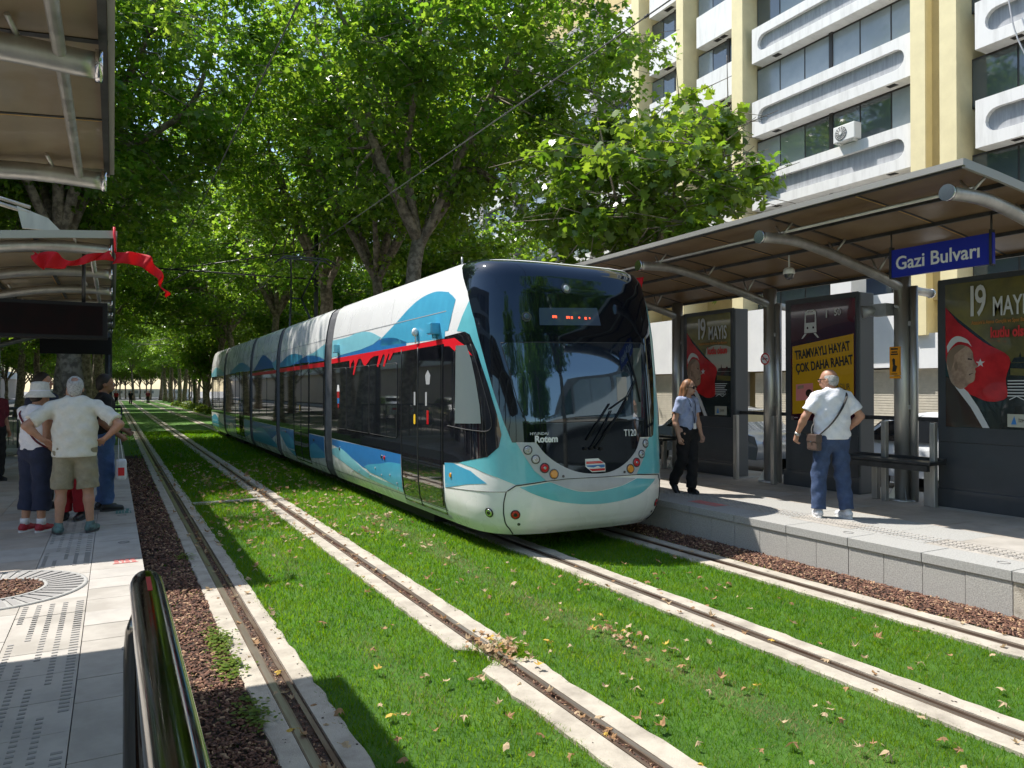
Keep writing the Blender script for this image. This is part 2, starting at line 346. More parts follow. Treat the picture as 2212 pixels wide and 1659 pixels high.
# left platform
def slab_rows(b, x0, x1, y0, y1, pitch, z, mi=(0,), gap=.005, th=.03, jit=.0015):
    y = y0; k = 0
    while y < y1-.01:
        e = min(y+pitch, y1)
        b.box((x0+gap/2, y+gap/2, z-th), (x1-gap/2, e-gap/2, z+rnd.uniform(-jit, jit)), mi[rnd.randrange(len(mi))]); y = e; k += 1
lp = MB()
lp.box((-7,-4,-.1),(.225,23.3,.272), 3)
slab_rows(lp, -.165, .24, -3.5, 23.3, .335, .30, (0,0,2))
slab_rows(lp, -.575, -.165, -3.5, 23.3, .41, .30, (2,0))
xx = -.575
while xx > -5: slab_rows(lp, xx-.62, xx, -3.5+rnd.random()*.5, 23.3, .62, .30, (0,1,2,1)); xx -= .62
lp.box((.215,-3.5,-.05),(.232,23.3,.268), 4)
tag(lp.build('platform', [M['tile'], M['tile_b'], M['tile_pale'], M['joint'], M['kerb']]), kind='structure')
tb = MB(); y = 1.0
while y < 21:
    for i, dx in enumerate((-.535,-.455,-.375,-.295,-.205)):
        if (int(y/.41)+i) % 7 == 6 or abs(y-6.83) < .62 and dx > -.9: continue
        w = .030 if i < 4 else .045
        tb.box((dx-w/2, y, .3), (dx+w/2, y+.018, .3045), 0)
    y += .052 if y < 8 else .104
tag(tb.build('tactile_paving', M['tactile']), kind='structure')
# planting hole with a ribbed ring
pt = MB(); c = Vector((-.80,6.83,.3)); n = 40
for k in range(n):
    a0 = 2*math.pi*k/n; a1 = a0+2*math.pi/n*.62
    def pp(r, a, z): return (c.x+r*math.cos(a), c.y+r*math.sin(a), z)
    pt.add([pp(.36,a0,.303),pp(.60,a0,.303),pp(.60,a1,.303),pp(.36,a1,.303),pp(.36,a0,.311),pp(.60,a0,.311),pp(.60,a1,.311),pp(.36,a1,.311)],
           [(4,5,6,7),(0,4,7,3),(1,2,6,5),(0,1,5,4),(3,7,6,2)], 0)
pt.lathe(c, [(.33,-.0),(.33,.014),(.36,.014),(.36,.003)], 40, 1); pt.lathe(c, [(.60,.003),(.60,.012),(.625,.012),(.63,.002)], 40, 1)
pt.lathe(c, [(.36,.0034),(.60,.0034)], 40, 1)
pt.lathe(c, [(.33,.0045),(.0,.0045)], 40, 2)
pit = tag(pt.build('planting_ring', [M['tactile'], M['kerb'], M['soil'], M['joint']], org=(-.8,6.83,.3)), 'ribbed grey ring round a hole of bark chips in the left platform', 'planter ring')
# small round covers and stencils on the edge stones
for i, (x, yy) in enumerate(((.10,4.95),(.10,3.72),(.10,8.4),(.10,10.2))):
    b = MB(); b.lathe((x,yy,.301), [(.052,.0),(.052,.004),(.044,.004),(.044,0)], 24); 
    tag(b.build('inlay_ring', M['tactile'], org=(x,yy,.3)), 'small dark ring let into the edge stones of the left platform', 'ground ring', 'rings in the platform edge')
def stencil(name, x0, y0, x1, y1, z, m, label, rows=2, seed=1):
    r = random.Random(seed); b = MB(); 
    b.box((x0,y0,z+.001),(x1,y0+.012,z+.0022)); b.box((x0,y1-.012,z+.001),(x1,y1,z+.0022)); 
    h = (y1-y0-.03)/rows
    for k in range(rows):
        x = x0+.012
        while x < x1-.02:
            w = r.uniform(.018,.04); yb = y0+.015+k*h
            b.box((x,yb+.012,z+.001),(min(x+w,x1-.01),yb+h-.008,z+.0022)); x += w+r.uniform(.008,.02)
    return tag(b.build(name, m, org=((x0+x1)/2,(y0+y1)/2,z)), label, 'floor marking')
stencil('floor_stencil', .0,7.38,.20,7.56,.302, M['stencil_red'], 'faded red stencil at the edge of the left platform', 2, 2)
stencil('floor_stencil', .02,10.35,.21,10.75,.302, M['stencil_green'], 'faded green stencil on the left platform past the group of people', 2, 4)
st = MB(); st.box((-.10,2.50,.3025),(.12,2.86,.3045)); st.box((-.08,2.56,.3045),(.1,2.82,.3055), 1)
r = random.Random(5)
for k in range(5):
    x = -.07
    while x < .08:
        w = r.uniform(.012,.03); st.box((x,2.58+k*.046,.3055),(x+w,2.60+k*.046,.3063), 0); x += w+.01
tag(st.build('floor_sticker', [M['stencil_green'], M['txt_grey']], org=(0,2.68,.3)), 'green and white sticker on the left platform beside the steel handrail', 'sticker')
# right platform: coping stones over a block wall
rp = MB(); rp.box((6.46,-6,-.1),(10.2,40,.335), 3)
Y = -5.0
while Y < 40: rp.box((6.385,Y+.004,.285),(6.80,Y+.756,.37+rnd.uniform(-.001,.001)), 0, .004 if -1 < Y < 12 else 0); Y += .76
for x0, x1 in ((6.80,7.2),(7.2,7.8),(7.8,8.4),(8.4,9.0),(9.0,9.6),(9.6,10.18)):
    slab_rows(rp, x0, x1, -5+rnd.random()*.4, 40, .40 if x0 == 6.8 else .6, .37, ((0,2) if x0 < 7.5 else (1,1,2)), .005)
tag(rp.build('platform', [M['kerb'], M['tile_b'], M['tile'], M['joint']]), kind='structure')
wb = MB(); Y = -5.0; k = 0
while Y < 40:
    wb.box((6.40+rnd.uniform(-.002,.002),Y+.003,-.08),(6.47,Y+.377,.284), 1 if 2.95 < Y+.19 < 3.32 else 0); Y += .38; k += 1
tag(wb.build('platform_wall', [M['wallblock'], M['wallstain']]), kind='structure')
tb = MB(); y = -1.0
while y < 12:
    for i in range(5):
        if y > 0: tb.box((6.88+i*.06, y, .37), (6.90+i*.06, y+.035, .3755))
    y += .075
tag(tb.build('tactile_paving', M['tile_pale']), kind='structure')
stencil('floor_stencil', 6.62,6.95,6.85,7.45,.3715, M['stencil_red'], 'faded red stencil on the right platform edge beside the tram', 2, 9)
for i, yy in enumerate((3.55,5.05,2.1)):
    b = MB(); b.lathe((6.62,yy,.3715), [(.05,0),(.05,.0035),(.042,.0035),(.042,0)], 24)
    tag(b.build('inlay_ring', M['tactile'], org=(6.62,yy,.37)), 'small dark ring let into the coping of the right platform', 'ground ring', 'rings in the platform edge')
# road and far pavement beyond the right platform
b = MB(); b.quad((10.4,-120,-.06),(17.6,-120,-.06),(17.6,200,-.06),(10.4,200,-.06)); tag(b.build('road', M['asphalt']), kind='structure')
b = MB(); b.box((17.6,-120,-.1),(24,200,.07)); b.box((17.5,-120,-.1),(17.6,200,.065), 1); tag(b.build('pavement', [M['tile'], M['kerb']]), kind='structure')
b = MB(); b.box((10.18,-60,-.1),(10.36,200,.05)); tag(b.build('kerb', M['kerb']), kind='structure')
b = MB(); b.quad((-14,-60,-.06),(-7.2,-60,-.06),(-7.2,200,-.06),(-14,200,-.06)); tag(b.build('road', M['asphalt']), kind='structure')
b = MB()
for k in range(14): b.box((13.95,-10+k*6,-.055),(14.07,-7.5+k*6,-.0545))
tag(b.build('road_marking', M['txt_white']), kind='structure')
# ------------------------------------------------------------------ grass, mulch, fallen leaves
def visible_y(x): return 1.0
def grass():
    V = []; T = []
    bands = [(.45,.72),(1.10,2.16),(2.52,4.06),(4.42,5.52),(5.88,5.93)]
    tot = []
    for (y0, y1, dens, hs, ws) in ((1.0,3.2,5200,.031,.0032),(3.2,5.5,4200,.034,.0042),(5.5,9,2600,.040,.0058),(9,14,1300,.046,.008),(14,22,600,.06,.013),(22,36,180,.07,.024)):
        for bi, (x0, x1) in enumerate(bands):
            d = dens*(.12 if bi in (0,) else 1)*(.5 if bi == 4 else 1)
            n = int((x1-x0)*(y1-y0)*d)
            tot.append((RNG.uniform(x0, x1, n), RNG.uniform(y0, y1, n), np.full(n, hs), np.full(n, ws)))
    # tufts in the broken piece of the second strip
    n = 900; tot.append((RNG.uniform(2.14, 2.54, n), RNG.uniform(BREAK[0]-.02, BREAK[1]+.02, n), np.full(n, .06), np.full(n, .004)))
    X = np.concatenate([t[0] for t in tot]); Y = np.concatenate([t[1] for t in tot]); H = np.concatenate([t[2] for t in tot]); Wd = np.concatenate([t[3] for t in tot])
    keep = ~((np.abs(X-2.34) < .055) & (np.abs(Y-4.6) < .25)); X, Y, H, Wd = X[keep], Y[keep], H[keep], Wd[keep]
    n = len(X); 
    lump = np.sin(X*3.1+np.sin(Y*1.3)*2)*np.cos(Y*2.3+X)*.5+np.sin(X*9.7+Y*7.1)*.25
    H = H*(.75+.5*RNG.random(n))*(1+.22*lump)
    dry = np.exp(-((X-3.28-.06*np.sin(Y*.8))/.13)**2)*(.75+.25*np.sin(Y*2.1+1)*np.sin(Y*.7))*(Y < 11)
    dry = np.maximum(dry, .35*np.exp(-((X-1.63)/.12)**2)*(np.sin(Y*1.7)>.1))
    H *= 1-.45*np.clip(dry, 0, 1)
    a = RNG.uniform(0, 2*np.pi, n); lean = RNG.uniform(.2, 1.25, n)*H; la = RNG.uniform(0, 2*np.pi, n)
    dx, dy = np.cos(a)*Wd/2, np.sin(a)*Wd/2; lx, ly = np.cos(la)*lean, np.sin(la)*lean
    z0 = np.full(n, -.028)
    P = np.empty((n, 5, 3))
    P[:,0] = np.stack([X-dx, Y-dy, z0], 1); P[:,1] = np.stack([X+dx, Y+dy, z0], 1)
    P[:,2] = np.stack([X+dx*.8+lx*.4, Y+dy*.8+ly*.4, z0+H*.6], 1); P[:,3] = np.stack([X-dx*.8+lx*.4, Y-dy*.8+ly*.4, z0+H*.6], 1)
    P[:,4] = np.stack([X+lx, Y+ly, z0+H], 1)
    base = np.arange(n)[:,None]*5
    tint = np.clip(RNG.normal(.42, .22, n)+.34*lump, 0, 1)
    q = base+np.array([0,1,2,3]); t = base+np.array([3,2,4])
    isdry = RNG.random(n) < np.maximum(dry*.9, .012+.03*(lump > .45))
    mi = np.concatenate([isdry, isdry]).astype(np.int32)
    o = np_mesh('grass', P.reshape(-1,3), [q, t], [M['grass'], M['dry_grass']], mi=mi, tint=np.repeat(tint, 5))
    tag(o, kind='stuff', label='short green lawn growing between the tram rails', cat='grass')
M['dry_grass'] = leafmat('dry_grass_blade', (.22,.20,.08), (.36,.31,.15), (.3,.28,.1), (.4,.36,.16), .3)
grass()
def mulch(name, x0, x1, zb, label, hump=.02, y1=22, extra=None):
    P = []; mi = []
    for (ya, yb, d, s) in ((1.0,4,3600,1.0),(4,8,2200,1.15),(8,13,1000,1.5),(13,y1,350,2.2)):
        n = int((x1-x0)*(yb-ya)*d); X = RNG.uniform(x0, x1, n); Y = RNG.uniform(ya, yb, n)
        P.append(np.stack([X, Y, np.full(n, s)], 1))
    if extra is not None: P.append(extra)
    P = np.concatenate(P); n = len(P)
    l = RNG.uniform(.012,.038, n)*P[:,2]; w = RNG.uniform(.006,.016, n)*P[:,2]; h = RNG.uniform(.002,.006, n)*P[:,2]
    base = np.array([(-1,-1,-1),(1,-1,-1),(1,1,-1),(-1,1,-1),(-.8,-.8,1),(.8,-.8,1),(.8,.8,1),(-.8,.8,1)], float)/2
    L = base[None]*np.stack([l, w, h], 1)[:,None]
    ang = RNG.uniform(0, 2*np.pi, n); ti = RNG.normal(0, .45, n); ti2 = RNG.normal(0, .35, n)
    c, s = np.cos(ti)[:,None], np.sin(ti)[:,None]; L = np.stack([L[...,0]*c+L[...,2]*s, L[...,1], -L[...,0]*s+L[...,2]*c], -1)
    c, s = np.cos(ti2)[:,None], np.sin(ti2)[:,None]; L = np.stack([L[...,0], L[...,1]*c-L[...,2]*s, L[...,1]*s+L[...,2]*c], -1)
    c, s = np.cos(ang)[:,None], np.sin(ang)[:,None]; L = np.stack([L[...,0]*c-L[...,1]*s, L[...,0]*s+L[...,1]*c, L[...,2]], -1)
    xm = (x0+x1)/2; Z = zb+hump*np.cos((P[:,0]-xm)/(x1-x0)*2.6)+RNG.uniform(0,.014, n)
    if extra is not None: Z[-len(extra):] = zb+RNG.uniform(.002,.02, len(extra))
    L += np.stack([P[:,0], P[:,1], Z], 1)[:,None]
    F = (np.arange(n)[:,None,None]*8+np.array([(4,5,6,7),(0,1,5,4),(1,2,6,5),(2,3,7,6),(3,0,4,7)])[None]).reshape(-1,4)
    mi = np.repeat(RNG.choice(3, n, p=[.52,.33,.15]), 5)
    tag(np_mesh(name, L.reshape(-1,3), F, [M['chip_a'], M['chip_b'], M['chip_c']], mi=mi), kind='stuff', label=label, cat='mulch')
b = MB(); b.quad((.225,-3,-.018),(.73,-3,-.018),(.73,23.4,-.018),(.225,23.4,-.018)); b.quad((5.88,-3,-.018),(6.41,-3,-.018),(6.41,40,-.018),(5.88,40,-.018))
tag(b.build('planting_bed', M['soil']), kind='structure')
mulch('bark_mulch', .23, .715, -.015, 'brown bark mulch along the left platform edge')
mulch('bark_mulch', 5.90, 6.395, -.015, 'reddish bark mulch under the right platform wall', y1=20)
rr = np.sqrt(RNG.random(900))*.325; aa = RNG.uniform(0, 2*np.pi, 900)
mulch('bark_chips', 0, .0001, .303, 'bark chips filling the ribbed ring on the left platform', extra=np.stack([-.8+rr*np.cos(aa), 6.83+rr*np.sin(aa), np.full(900, 1.0)], 1))
for xc, hw in STRIPS[:2]:
    n = 1500; yy = RNG.uniform(1.2, 12, n)**1.0; sg_ = 1 if xc < 1 else -1
    mulch('groove_debris', 0, .0001, -.022, 'leaf crumbs lying in the rail groove', extra=np.stack([xc+sg_*RNG.uniform(-.012,.032, n), yy, np.full(n,.62)], 1))
# weeds at the edge of the left bed
def weeds(cx, cy, n, s, name='weed_patch'):
    X = cx+RNG.normal(0, .05, n); Y = cy+RNG.normal(0, s, n); a = RNG.uniform(0, 6.28, n); sz = RNG.uniform(.008,.018, n)
    q = np.array([(-1,-.6,0),(1,-.6,.3),(1,.6,0),(-1,.6,.3)], float)
    V = q[None]*sz[:,None,None]; c, s_ = np.cos(a)[:,None], np.sin(a)[:,None]
    V = np.stack([V[...,0]*c-V[...,1]*s_, V[...,0]*s_+V[...,1]*c, V[...,2]], -1)+np.stack([X, Y, RNG.uniform(.0,.035, n)], 1)[:,None]
    o = np_mesh(name, V.reshape(-1,3), np.arange(n*4).reshape(n,4), M['hedge'], tint=np.repeat(RNG.random(n), 4), org=(cx,cy,0))
    return o
for (cx, cy, n, s) in ((.68,5.75,260,.16),(.68,5.2,220,.13),(.69,4.35,170,.12),(.66,3.0,60,.06),(.68,8.8,90,.1)):
    tag(weeds(cx, cy, n, s), 'low bright green weeds spreading from the edge of the left bark bed', 'weeds', kind='stuff')
# fallen plane leaves
def leaf_mesh(seed, m):
    r = random.Random(seed); out = []
    lob = [(-.12,-.5),(.12,-.5),(.30,-.30),(.62,-.2),(.42,.06),(.54,.36),(.26,.36),(0,.62),(-.26,.36),(-.54,.36),(-.42,.06),(-.62,-.2),(-.30,-.30)]
    b = MB(); curl = r.uniform(.5, 2.0); tw = r.uniform(-1.6,1.6)
    vs = [(0,0,r.uniform(-.05,.05))]
    for (x, y) in lob:
        q = r.uniform(.5, 1.08); x = x*q+r.uniform(-.08,.08); y = y*q+r.uniform(-.08,.08)
        vs.append((x*.85, y*.85, (x*x*curl+y*y*curl*.6)*.75+x*y*tw+r.uniform(-.05,.05)))
    n = len(lob); b.add(vs, [(0, 1+i, 1+(i+1) % n) for i in range(n)]); b.tube([(0,-.45,.02),(.03,-.75,.12)], .018, 4)
    me_o = b.build('fallen_leaf', m); me = me_o.data; bpy.data.objects.remove(me_o); return me
LEAFM = [(leaf_mesh(i, M[k]), k) for i, k in enumerate(['dry_tan']*5+['dry_brown']*4+['dry_yellow']*1)]
lr = random.Random(21); pos = []
def ok_leaf(x, y): return not (x > 3.55 and x < 6.3 and y > 7.2) and .75 < x < 6.35
while len(pos) < 480:
    y = 1.6+14*lr.random()**1.5; x = lr.uniform(.8, 6.3)
    dens = .5+.5*math.sin(x*2.3+1)*math.sin(y*1.1)+(.5 if 2.6 < x < 3.6 else 0)+(.6 if y > 7 and x < 3.6 else 0)
    if ok_leaf(x, y) and lr.random() < dens: pos.append((x, y, .022 if min(abs(x-c) for c, h in STRIPS) > .2 else .006))
for k in range(60): pos.append((2.40+lr.gauss(0,.085), 4.63+lr.gauss(0,.13), .012+.05*lr.random()))
for k in range(26): pos.append((3.3+lr.gauss(0,.1), 4.5+lr.gauss(0,.25), .025))
for k in range(55): pos.append((lr.choice(STRIPS[:2])[0]+lr.gauss(0,.07), lr.uniform(2,9), .006))
pos.sort(key=lambda p: p[0]**2+p[1]**2)
LABEL = {'dry_tan': ('curled tan plane leaf fallen on the tram lawn', 'tan leaves on the lawn'), 'dry_brown': ('curled dark brown plane leaf fallen on the tram lawn', 'brown leaves on the lawn'),
         'dry_yellow': ('yellow plane leaf fallen on the tram lawn', 'yellow leaves on the lawn')}
stuff = MB()
for i, (x, y, z) in enumerate(pos):
    me, k = LEAFM[lr.randrange(len(LEAFM))]; s = lr.uniform(.04,.08)
    Mx = Matrix.Translation((x,y,z)) @ Matrix.Rotation(lr.uniform(0,6.28),4,'Z') @ Matrix.Rotation(lr.gauss(0,.28)+(math.pi if lr.random() < .6 else 0),4,'X') @ Matrix.Rotation(lr.gauss(0,.25),4,'Y') @ Matrix.Scale(s,4)
    if i < 290:
        o = bpy.data.objects.new('fallen_leaf', me); COL.objects.link(o); o.matrix_world = Mx; tag(o, LABEL[k][0], 'fallen leaf', LABEL[k][1])
    else: stuff.add([Mx @ v.co for v in me.vertices], [list(p.vertices) for p in me.polygons], lr.randrange(2))
for k in range(500):
    x = lr.uniform(.8,3.6); y = lr.uniform(9,20); me, kk = LEAFM[lr.randrange(len(LEAFM))]; s = lr.uniform(.05,.1)
    Mx = Matrix.Translation((x,y,.025)) @ Matrix.Rotation(lr.uniform(0,6.28),4,'Z') @ Matrix.Rotation(lr.gauss(0,.4),4,'X') @ Matrix.Scale(s,4)
    stuff.add([Mx @ v.co for v in me.vertices], [list(p.vertices) for p in me.polygons], lr.randrange(2))
tag(stuff.build('leaf_litter', [M['dry_tan'], M['dry_brown']]), 'litter of dry leaves scattered farther along the lawn', 'leaf litter', kind='stuff')
# ------------------------------------------------------------------ the tram
ZW=[.18,.3,.45,.7,1.0,2.45,2.7,2.95,3.2,3.33,3.41,3.44]
WW=[1.20,1.27,1.305,1.325,1.33,1.33,1.32,1.29,1.24,1.19,1.10,0.98]
ZN=[.18,.26,.38,.5,.7,1.0,1.5,2.0,2.5,3.0,3.2,3.3,3.38,3.42,3.44]
NN=[.32,.22,.16,.13,.12,.15,.18,.24,.32,.43,.50,.58,.72,.88,1.1]
EY=1.5; TR=np.array([4.955,7.0,0.])
_a=np.linspace(0,np.pi/2,400); _xs=np.sin(_a)**.5; _ys=1-np.cos(_a)**.5
_L=np.concatenate([[0],np.cumsum(np.hypot(np.diff(_xs)*1.3,np.diff(_ys)*1.1))]); _L/=_L[-1]
def nose0(t, z):
    w=np.interp(z,ZW,WW); n=np.interp(z,ZN,NN); q=abs(t)
    return np.array([math.copysign(1,t)*w*np.interp(q,_L,_xs), n+(EY-n)*np.interp(q,_L,_ys), z])+TR
def side0(s):
    def f(y, z): return np.array([s*np.interp(z,ZW,WW), y, z])+TR
    return f
def offs(f, sg):
    """surface f pushed outwards by d"""
    def g(u, v, d):
        e=.004; p=f(u,v); a=f(u+e,v)-f(u-e,v); b=f(u,v+e)-f(u,v-e); n=np.cross(a,b)*sg; l=np.linalg.norm(n)
        return p if l<1e-12 or d==0 else p+n/l*d
    return g
NOSE=offs(nose0,1); SL=offs(side0(-1),-1); SR=offs(side0(1),1)
# check outward direction once
if NOSE(0.01,1,.1)[1]>NOSE(0.01,1,0)[1]: NOSE=offs(nose0,-1)
if SL(3,1,.1)[0]>SL(3,1,0)[0]: SL=offs(side0(-1),1)
if SR(3,1,.1)[0]<SR(3,1,0)[0]: SR=offs(side0(1),-1)
def clip(poly, ax, lim, keep_less):
    out=[]
    for i in range(len(poly)):
        a=poly[i-1]; b=poly[i]; ia=(a[ax]<=lim)==keep_less or a[ax]==lim; ib=(b[ax]<=lim)==keep_less or b[ax]==lim
        if ia!=ib:
            t=(lim-a[ax])/(b[ax]-a[ax]); p=[a[0]+t*(b[0]-a[0]),a[1]+t*(b[1]-a[1])]; p[ax]=lim; out.append(tuple(p))
        if ib: out.append(b)
    return out
def patch(b, S, poly, d, mi=0, du=.06, dv=.06, flip=False):
    """lay the outline poly (surface coordinates) on surface S, d proud of it"""
    us=[p[0] for p in poly]; vs=[p[1] for p in poly]; cache={}
    def idx(p):
        k=(round(p[0],5),round(p[1],5))
        if k not in cache: cache[k]=len(b.v); b.v.append(tuple(S(p[0],p[1],d)))
        return cache[k]
    u=math.floor(min(us)/du)*du
    while u<max(us):
        col=clip(clip(poly,0,u,False),0,u+du,True)
        if len(col)>2:
            v=math.floor(min(vs)/dv)*dv
            while v<max(vs):
                c=clip(clip(col,1,v,False),1,v+dv,True)
                if len(c)>2:
                    ids=[]
                    for p in c:
                        i=idx(p)
                        if not ids or (ids[-1]!=i): ids.append(i)
                    if ids[0]==ids[-1]: ids.pop()
                    if len(set(ids))>2 and len(set(ids))==len(ids):
                        b.f.append(ids[::-1] if flip else ids); b.m.append(mi); b.sm.append(True)
                v+=dv
        u+=du
def curve_tube(b, S, pts, d, r, mi=0, n=6): b.tube([S(u,v,d) for u,v in pts], r, n, mi)
def rect(u0,v0,u1,v1,r=0):
    if not r: return [(u0,v0),(u1,v0),(u1,v1),(u0,v1)]
    out=[]
    for cx,cy,a0 in ((u1-r,v0+r,-90),(u1-r,v1-r,0),(u0+r,v1-r,90),(u0+r,v0+r,180)):
        for k in range(4): a=math.radians(a0+k*30); out.append((cx+r*math.cos(a),cy+r*math.sin(a)))
    return out
tram=thing('tram','white and blue low floor tram with black glass front and wave livery','tram',(4.955,7.0,0))
# --- cab: painted nose
cb=MB(); TV=np.linspace(-1,1,81); ZV=np.array([.18,.22,.26,.3,.34,.38,.44,.5,.6,.7,.85,1.0,1.25,1.5,1.75,2,2.25,2.45,2.6,2.75,2.95,3.1,3.2,3.26,3.3,3.34,3.38,3.4,3.42,3.43,3.44])
vs=[nose0(t,z) for z in ZV for t in TV]; nt=len(TV)
cb.add(vs,[(i*nt+j,i*nt+j+1,(i+1)*nt+j+1,(i+1)*nt+j) for i in range(len(ZV)-1) for j in range(nt-1)],0,True)
top=[nose0(t,3.44) for t in TV]; cb.add(top,[list(range(nt))],0)
bot=[nose0(t,.18) for t in TV]; cb.add(bot,[list(range(nt))[::-1]],5)
D=.003
aquaL=[(-.712,2.89),(-.665,2.66),(-.61,2.23),(-.568,1.855),(-.52,1.49),(-.478,1.24),(-.36,1.24),(-.37,.93),(-.31,.812),(-.473,.765),(-.56,.84),(-.70,.93),(-.87,.975),(-.848,.96),(-.62,1.075),(-.555,1.185),(-.54,1.325),(-.56,1.55),(-.603,1.9),(-.662,2.275),(-.708,2.48),(-.75,2.52),(-.80,2.53)]
aquaL=[(-.712,2.89),(-.665,2.66),(-.61,2.23),(-.568,1.855),(-.52,1.49),(-.478,1.24),(-.44,1.24),(-.425,1.105),(-.372,.925),(-.31,.812),(-.473,.77),(-.56,.845),(-.70,.93),(-.87,.97),(-.63,1.065),(-.565,1.185),(-.55,1.325),(-.57,1.55),(-.613,1.9),(-.672,2.275),(-.718,2.47),(-.76,2.515),(-.84,2.535)]
aquaR=[(.54,2.95),(.495,2.55),(.48,2.085),(.455,1.635),(.43,1.275),(.383,1.235),(.328,.98),(.272,.82),(.50,.79),(.58,.9),(.62,1.1),(.62,1.9),(.66,2.4),(.62,2.8)]
for pl in (aquaL,aquaR): patch(cb,NOSE,pl,D,1,.03,.06)
smile=smooth_curve([(-.455,.742),(-.372,.655),(-.25,.57),(-.08,.512),(.10,.505),(.295,.57),(.44,.735)],5)+smooth_curve([(.275,.765),(.16,.69),(.015,.652),(-.103,.66),(-.195,.712),(-.29,.79)],5)
patch(cb,NOSE,smile,D,1,.03,.05)
patch(cb,NOSE,[(-.288,.792),(-.19,.812),(.04,.812),(.268,.77),(.16,.693),(.015,.655),(-.103,.663),(-.195,.715)],D,2,.03,.05)
for sg in (1,-1):
    f=lambda P: [(sg*u,v) for u,v in P]
    patch(cb,NOSE,f([(-1,.925),(-.907,.945),(-.73,.89),(-.62,.77),(-.765,.725),(-1,.615)]),D,3,.04,.06)
    patch(cb,NOSE,f([(-1,2.49),(-.75,2.515),(-.705,2.475),(-.655,2.275),(-.597,1.895),(-.554,1.55),(-.534,1.325),(-.549,1.185),(-.610,1.07),(-.848,.96),(-1,.93)]),.005,4,.03,.06)
    # upper wave running on to the nose
    patch(cb,NOSE,f([(-1,2.56),(-1,3.04),(-.93,2.985),(-.88,2.93),(-.92,2.72),(-.955,2.56)]),D,3,.03,.06)
    # red line falling down the corner of the cab window
    patch(cb,NOSE,f([(-1,2.455),(-.86,2.455),(-.752,2.355),(-.688,2.225),(-.715,2.245),(-.828,2.365),(-.863,2.295),(-.93,2.365),(-1,2.37)]),.0085,6,.02,.04)
cab=cb.build('cab_body',[M['white_paint'],M['aqua'],M['silver'],M['sky_blue'],M['black_gloss'],M['under'],M['red_paint']],tram)
# --- black glass mask with the windscreen
arcL=smooth_curve([(-.36,1.24),(-.312,1.11),(-.24,.995),(-.142,.90),(-.03,.857),(.09,.865),(.193,.95),(.275,1.095),(.312,1.255)],4)
mb=MB(); patch(mb,NOSE,[(-.93,3.425),(-.86,3.30),(-.815,3.19),(-.738,2.99),(-.667,2.655),(-.615,2.23),(-.573,1.855),(-.525,1.49),(-.483,1.24)]+arcL+[(.417,1.25),(.435,1.275),(.46,1.635),(.485,2.085),(.49,2.55),(.53,3.025),(.575,3.275),(.62,3.38),(.66,3.432),(0,3.4385),(-.6,3.436)],.006,0,.03,.05)
mask=mb.build('front_mask',M['mask_glass'],tram)
b=MB(); patch(b,NOSE,rect(-.52,1.44,.40,2.40)[:0]+[(-.405,1.46),(-.385,1.445),(.33,1.455),(.352,1.475),(.40,2.38),(.38,2.405),(-.49,2.36),(-.512,2.33),(-.46,1.75)],.011,0,.03,.05)
ws=b.build('windscreen',M['shield_glass'],tram)
b=MB(); loop=[(-.405,1.455),(.34,1.46),(.402,2.41),(-.515,2.36),(-.448,1.70),(-.405,1.455)]
dens=[]
for i in range(len(loop)-1):
    for k in range(8): dens.append(tuple(np.array(loop[i])+(np.array(loop[i+1])-np.array(loop[i]))*k/8))
curve_tube(b,NOSE,dens+[loop[-1]],.011,.006); b.build('windscreen_seal',M['rubber'],ws)
b=MB(); patch(b,NOSE,[(.305,2.34),(.372,2.345),(.325,1.50),(.262,1.50)],.013,0,.03,.06); patch(b,NOSE,[(.165,1.98),(.235,1.985),(.232,1.70),(.160,1.69)],.013,0,.03,.06); b.build('cab_view_patch',M['cab_through'],ws)  # pale patches on the glass imitate the view through the cab
b=MB(); patch(b,NOSE,smooth_curve([(-.30,1.462),(-.20,1.50),(-.05,1.515),(.10,1.505),(.22,1.475)],5)+[(.22,1.462)],.013,0,.03,.05); b.build('dashboard',M['black_gloss'],ws)
b=MB(); patch(b,NOSE,[(-.30,2.57),(.095,2.60),(.085,2.815),(-.295,2.775)],.012,0,.03,.05)
dp=b.build('destination_display',M['display'],tram)
b=MB()
for u,w in ((-.218,.028),(-.13,.022),(-.10,.012),(-.05,.01),(-.01,.014),(.02,.008)):
    patch(b,NOSE,rect(u,2.672,u+w,2.692),.015,0); 
    if w>.011: patch(b,NOSE,rect(u,2.662,u+w*.4,2.676),.015,0); patch(b,NOSE,rect(u+w*.65,2.662,u+w,2.670),.015,0)
b.build('led_text',M['led_red'],dp)
# --- silver lamp band
outer=[(-.463,1.24),(-.427,1.105),(-.375,.925),(-.31,.805),(-.19,.82),(.04,.815),(.272,.815),(.328,.98),(.383,1.235)]
inn=arcL[::-1]
b=MB(); patch(b,NOSE,[(-.463,1.243)]+outer[1:]+[(.312,1.24)]+[p for p in inn if p[1]<1.235]+[(-.362,1.238)],.009,0,.03,.05)
band=b.build('lamp_band',M['silver'],tram)
def lampdisc(t,z,r,kind):
    p=NOSE(t,z,.009); n=NOSE(t,z,.02)-p; n/=np.linalg.norm(n)
    b=MB(); b.disc(p,n,r*1.18,20,0,.006); b.disc(p+n*.006,n,r,20,1,.012,r*.75)
    if kind in('red','clear'): b.disc(p+n*.016,n,r*.42,14,2,.006,r*.3)
    o=b.build({'clear':'headlight','red':'tail_light','amber':'indicator_light'}[kind],[M['lamp_dark'],M[{'clear':'lens_clear','red':'lens_red','amber':'lens_amber'}[kind]],M['chrome']],tram)
    return o
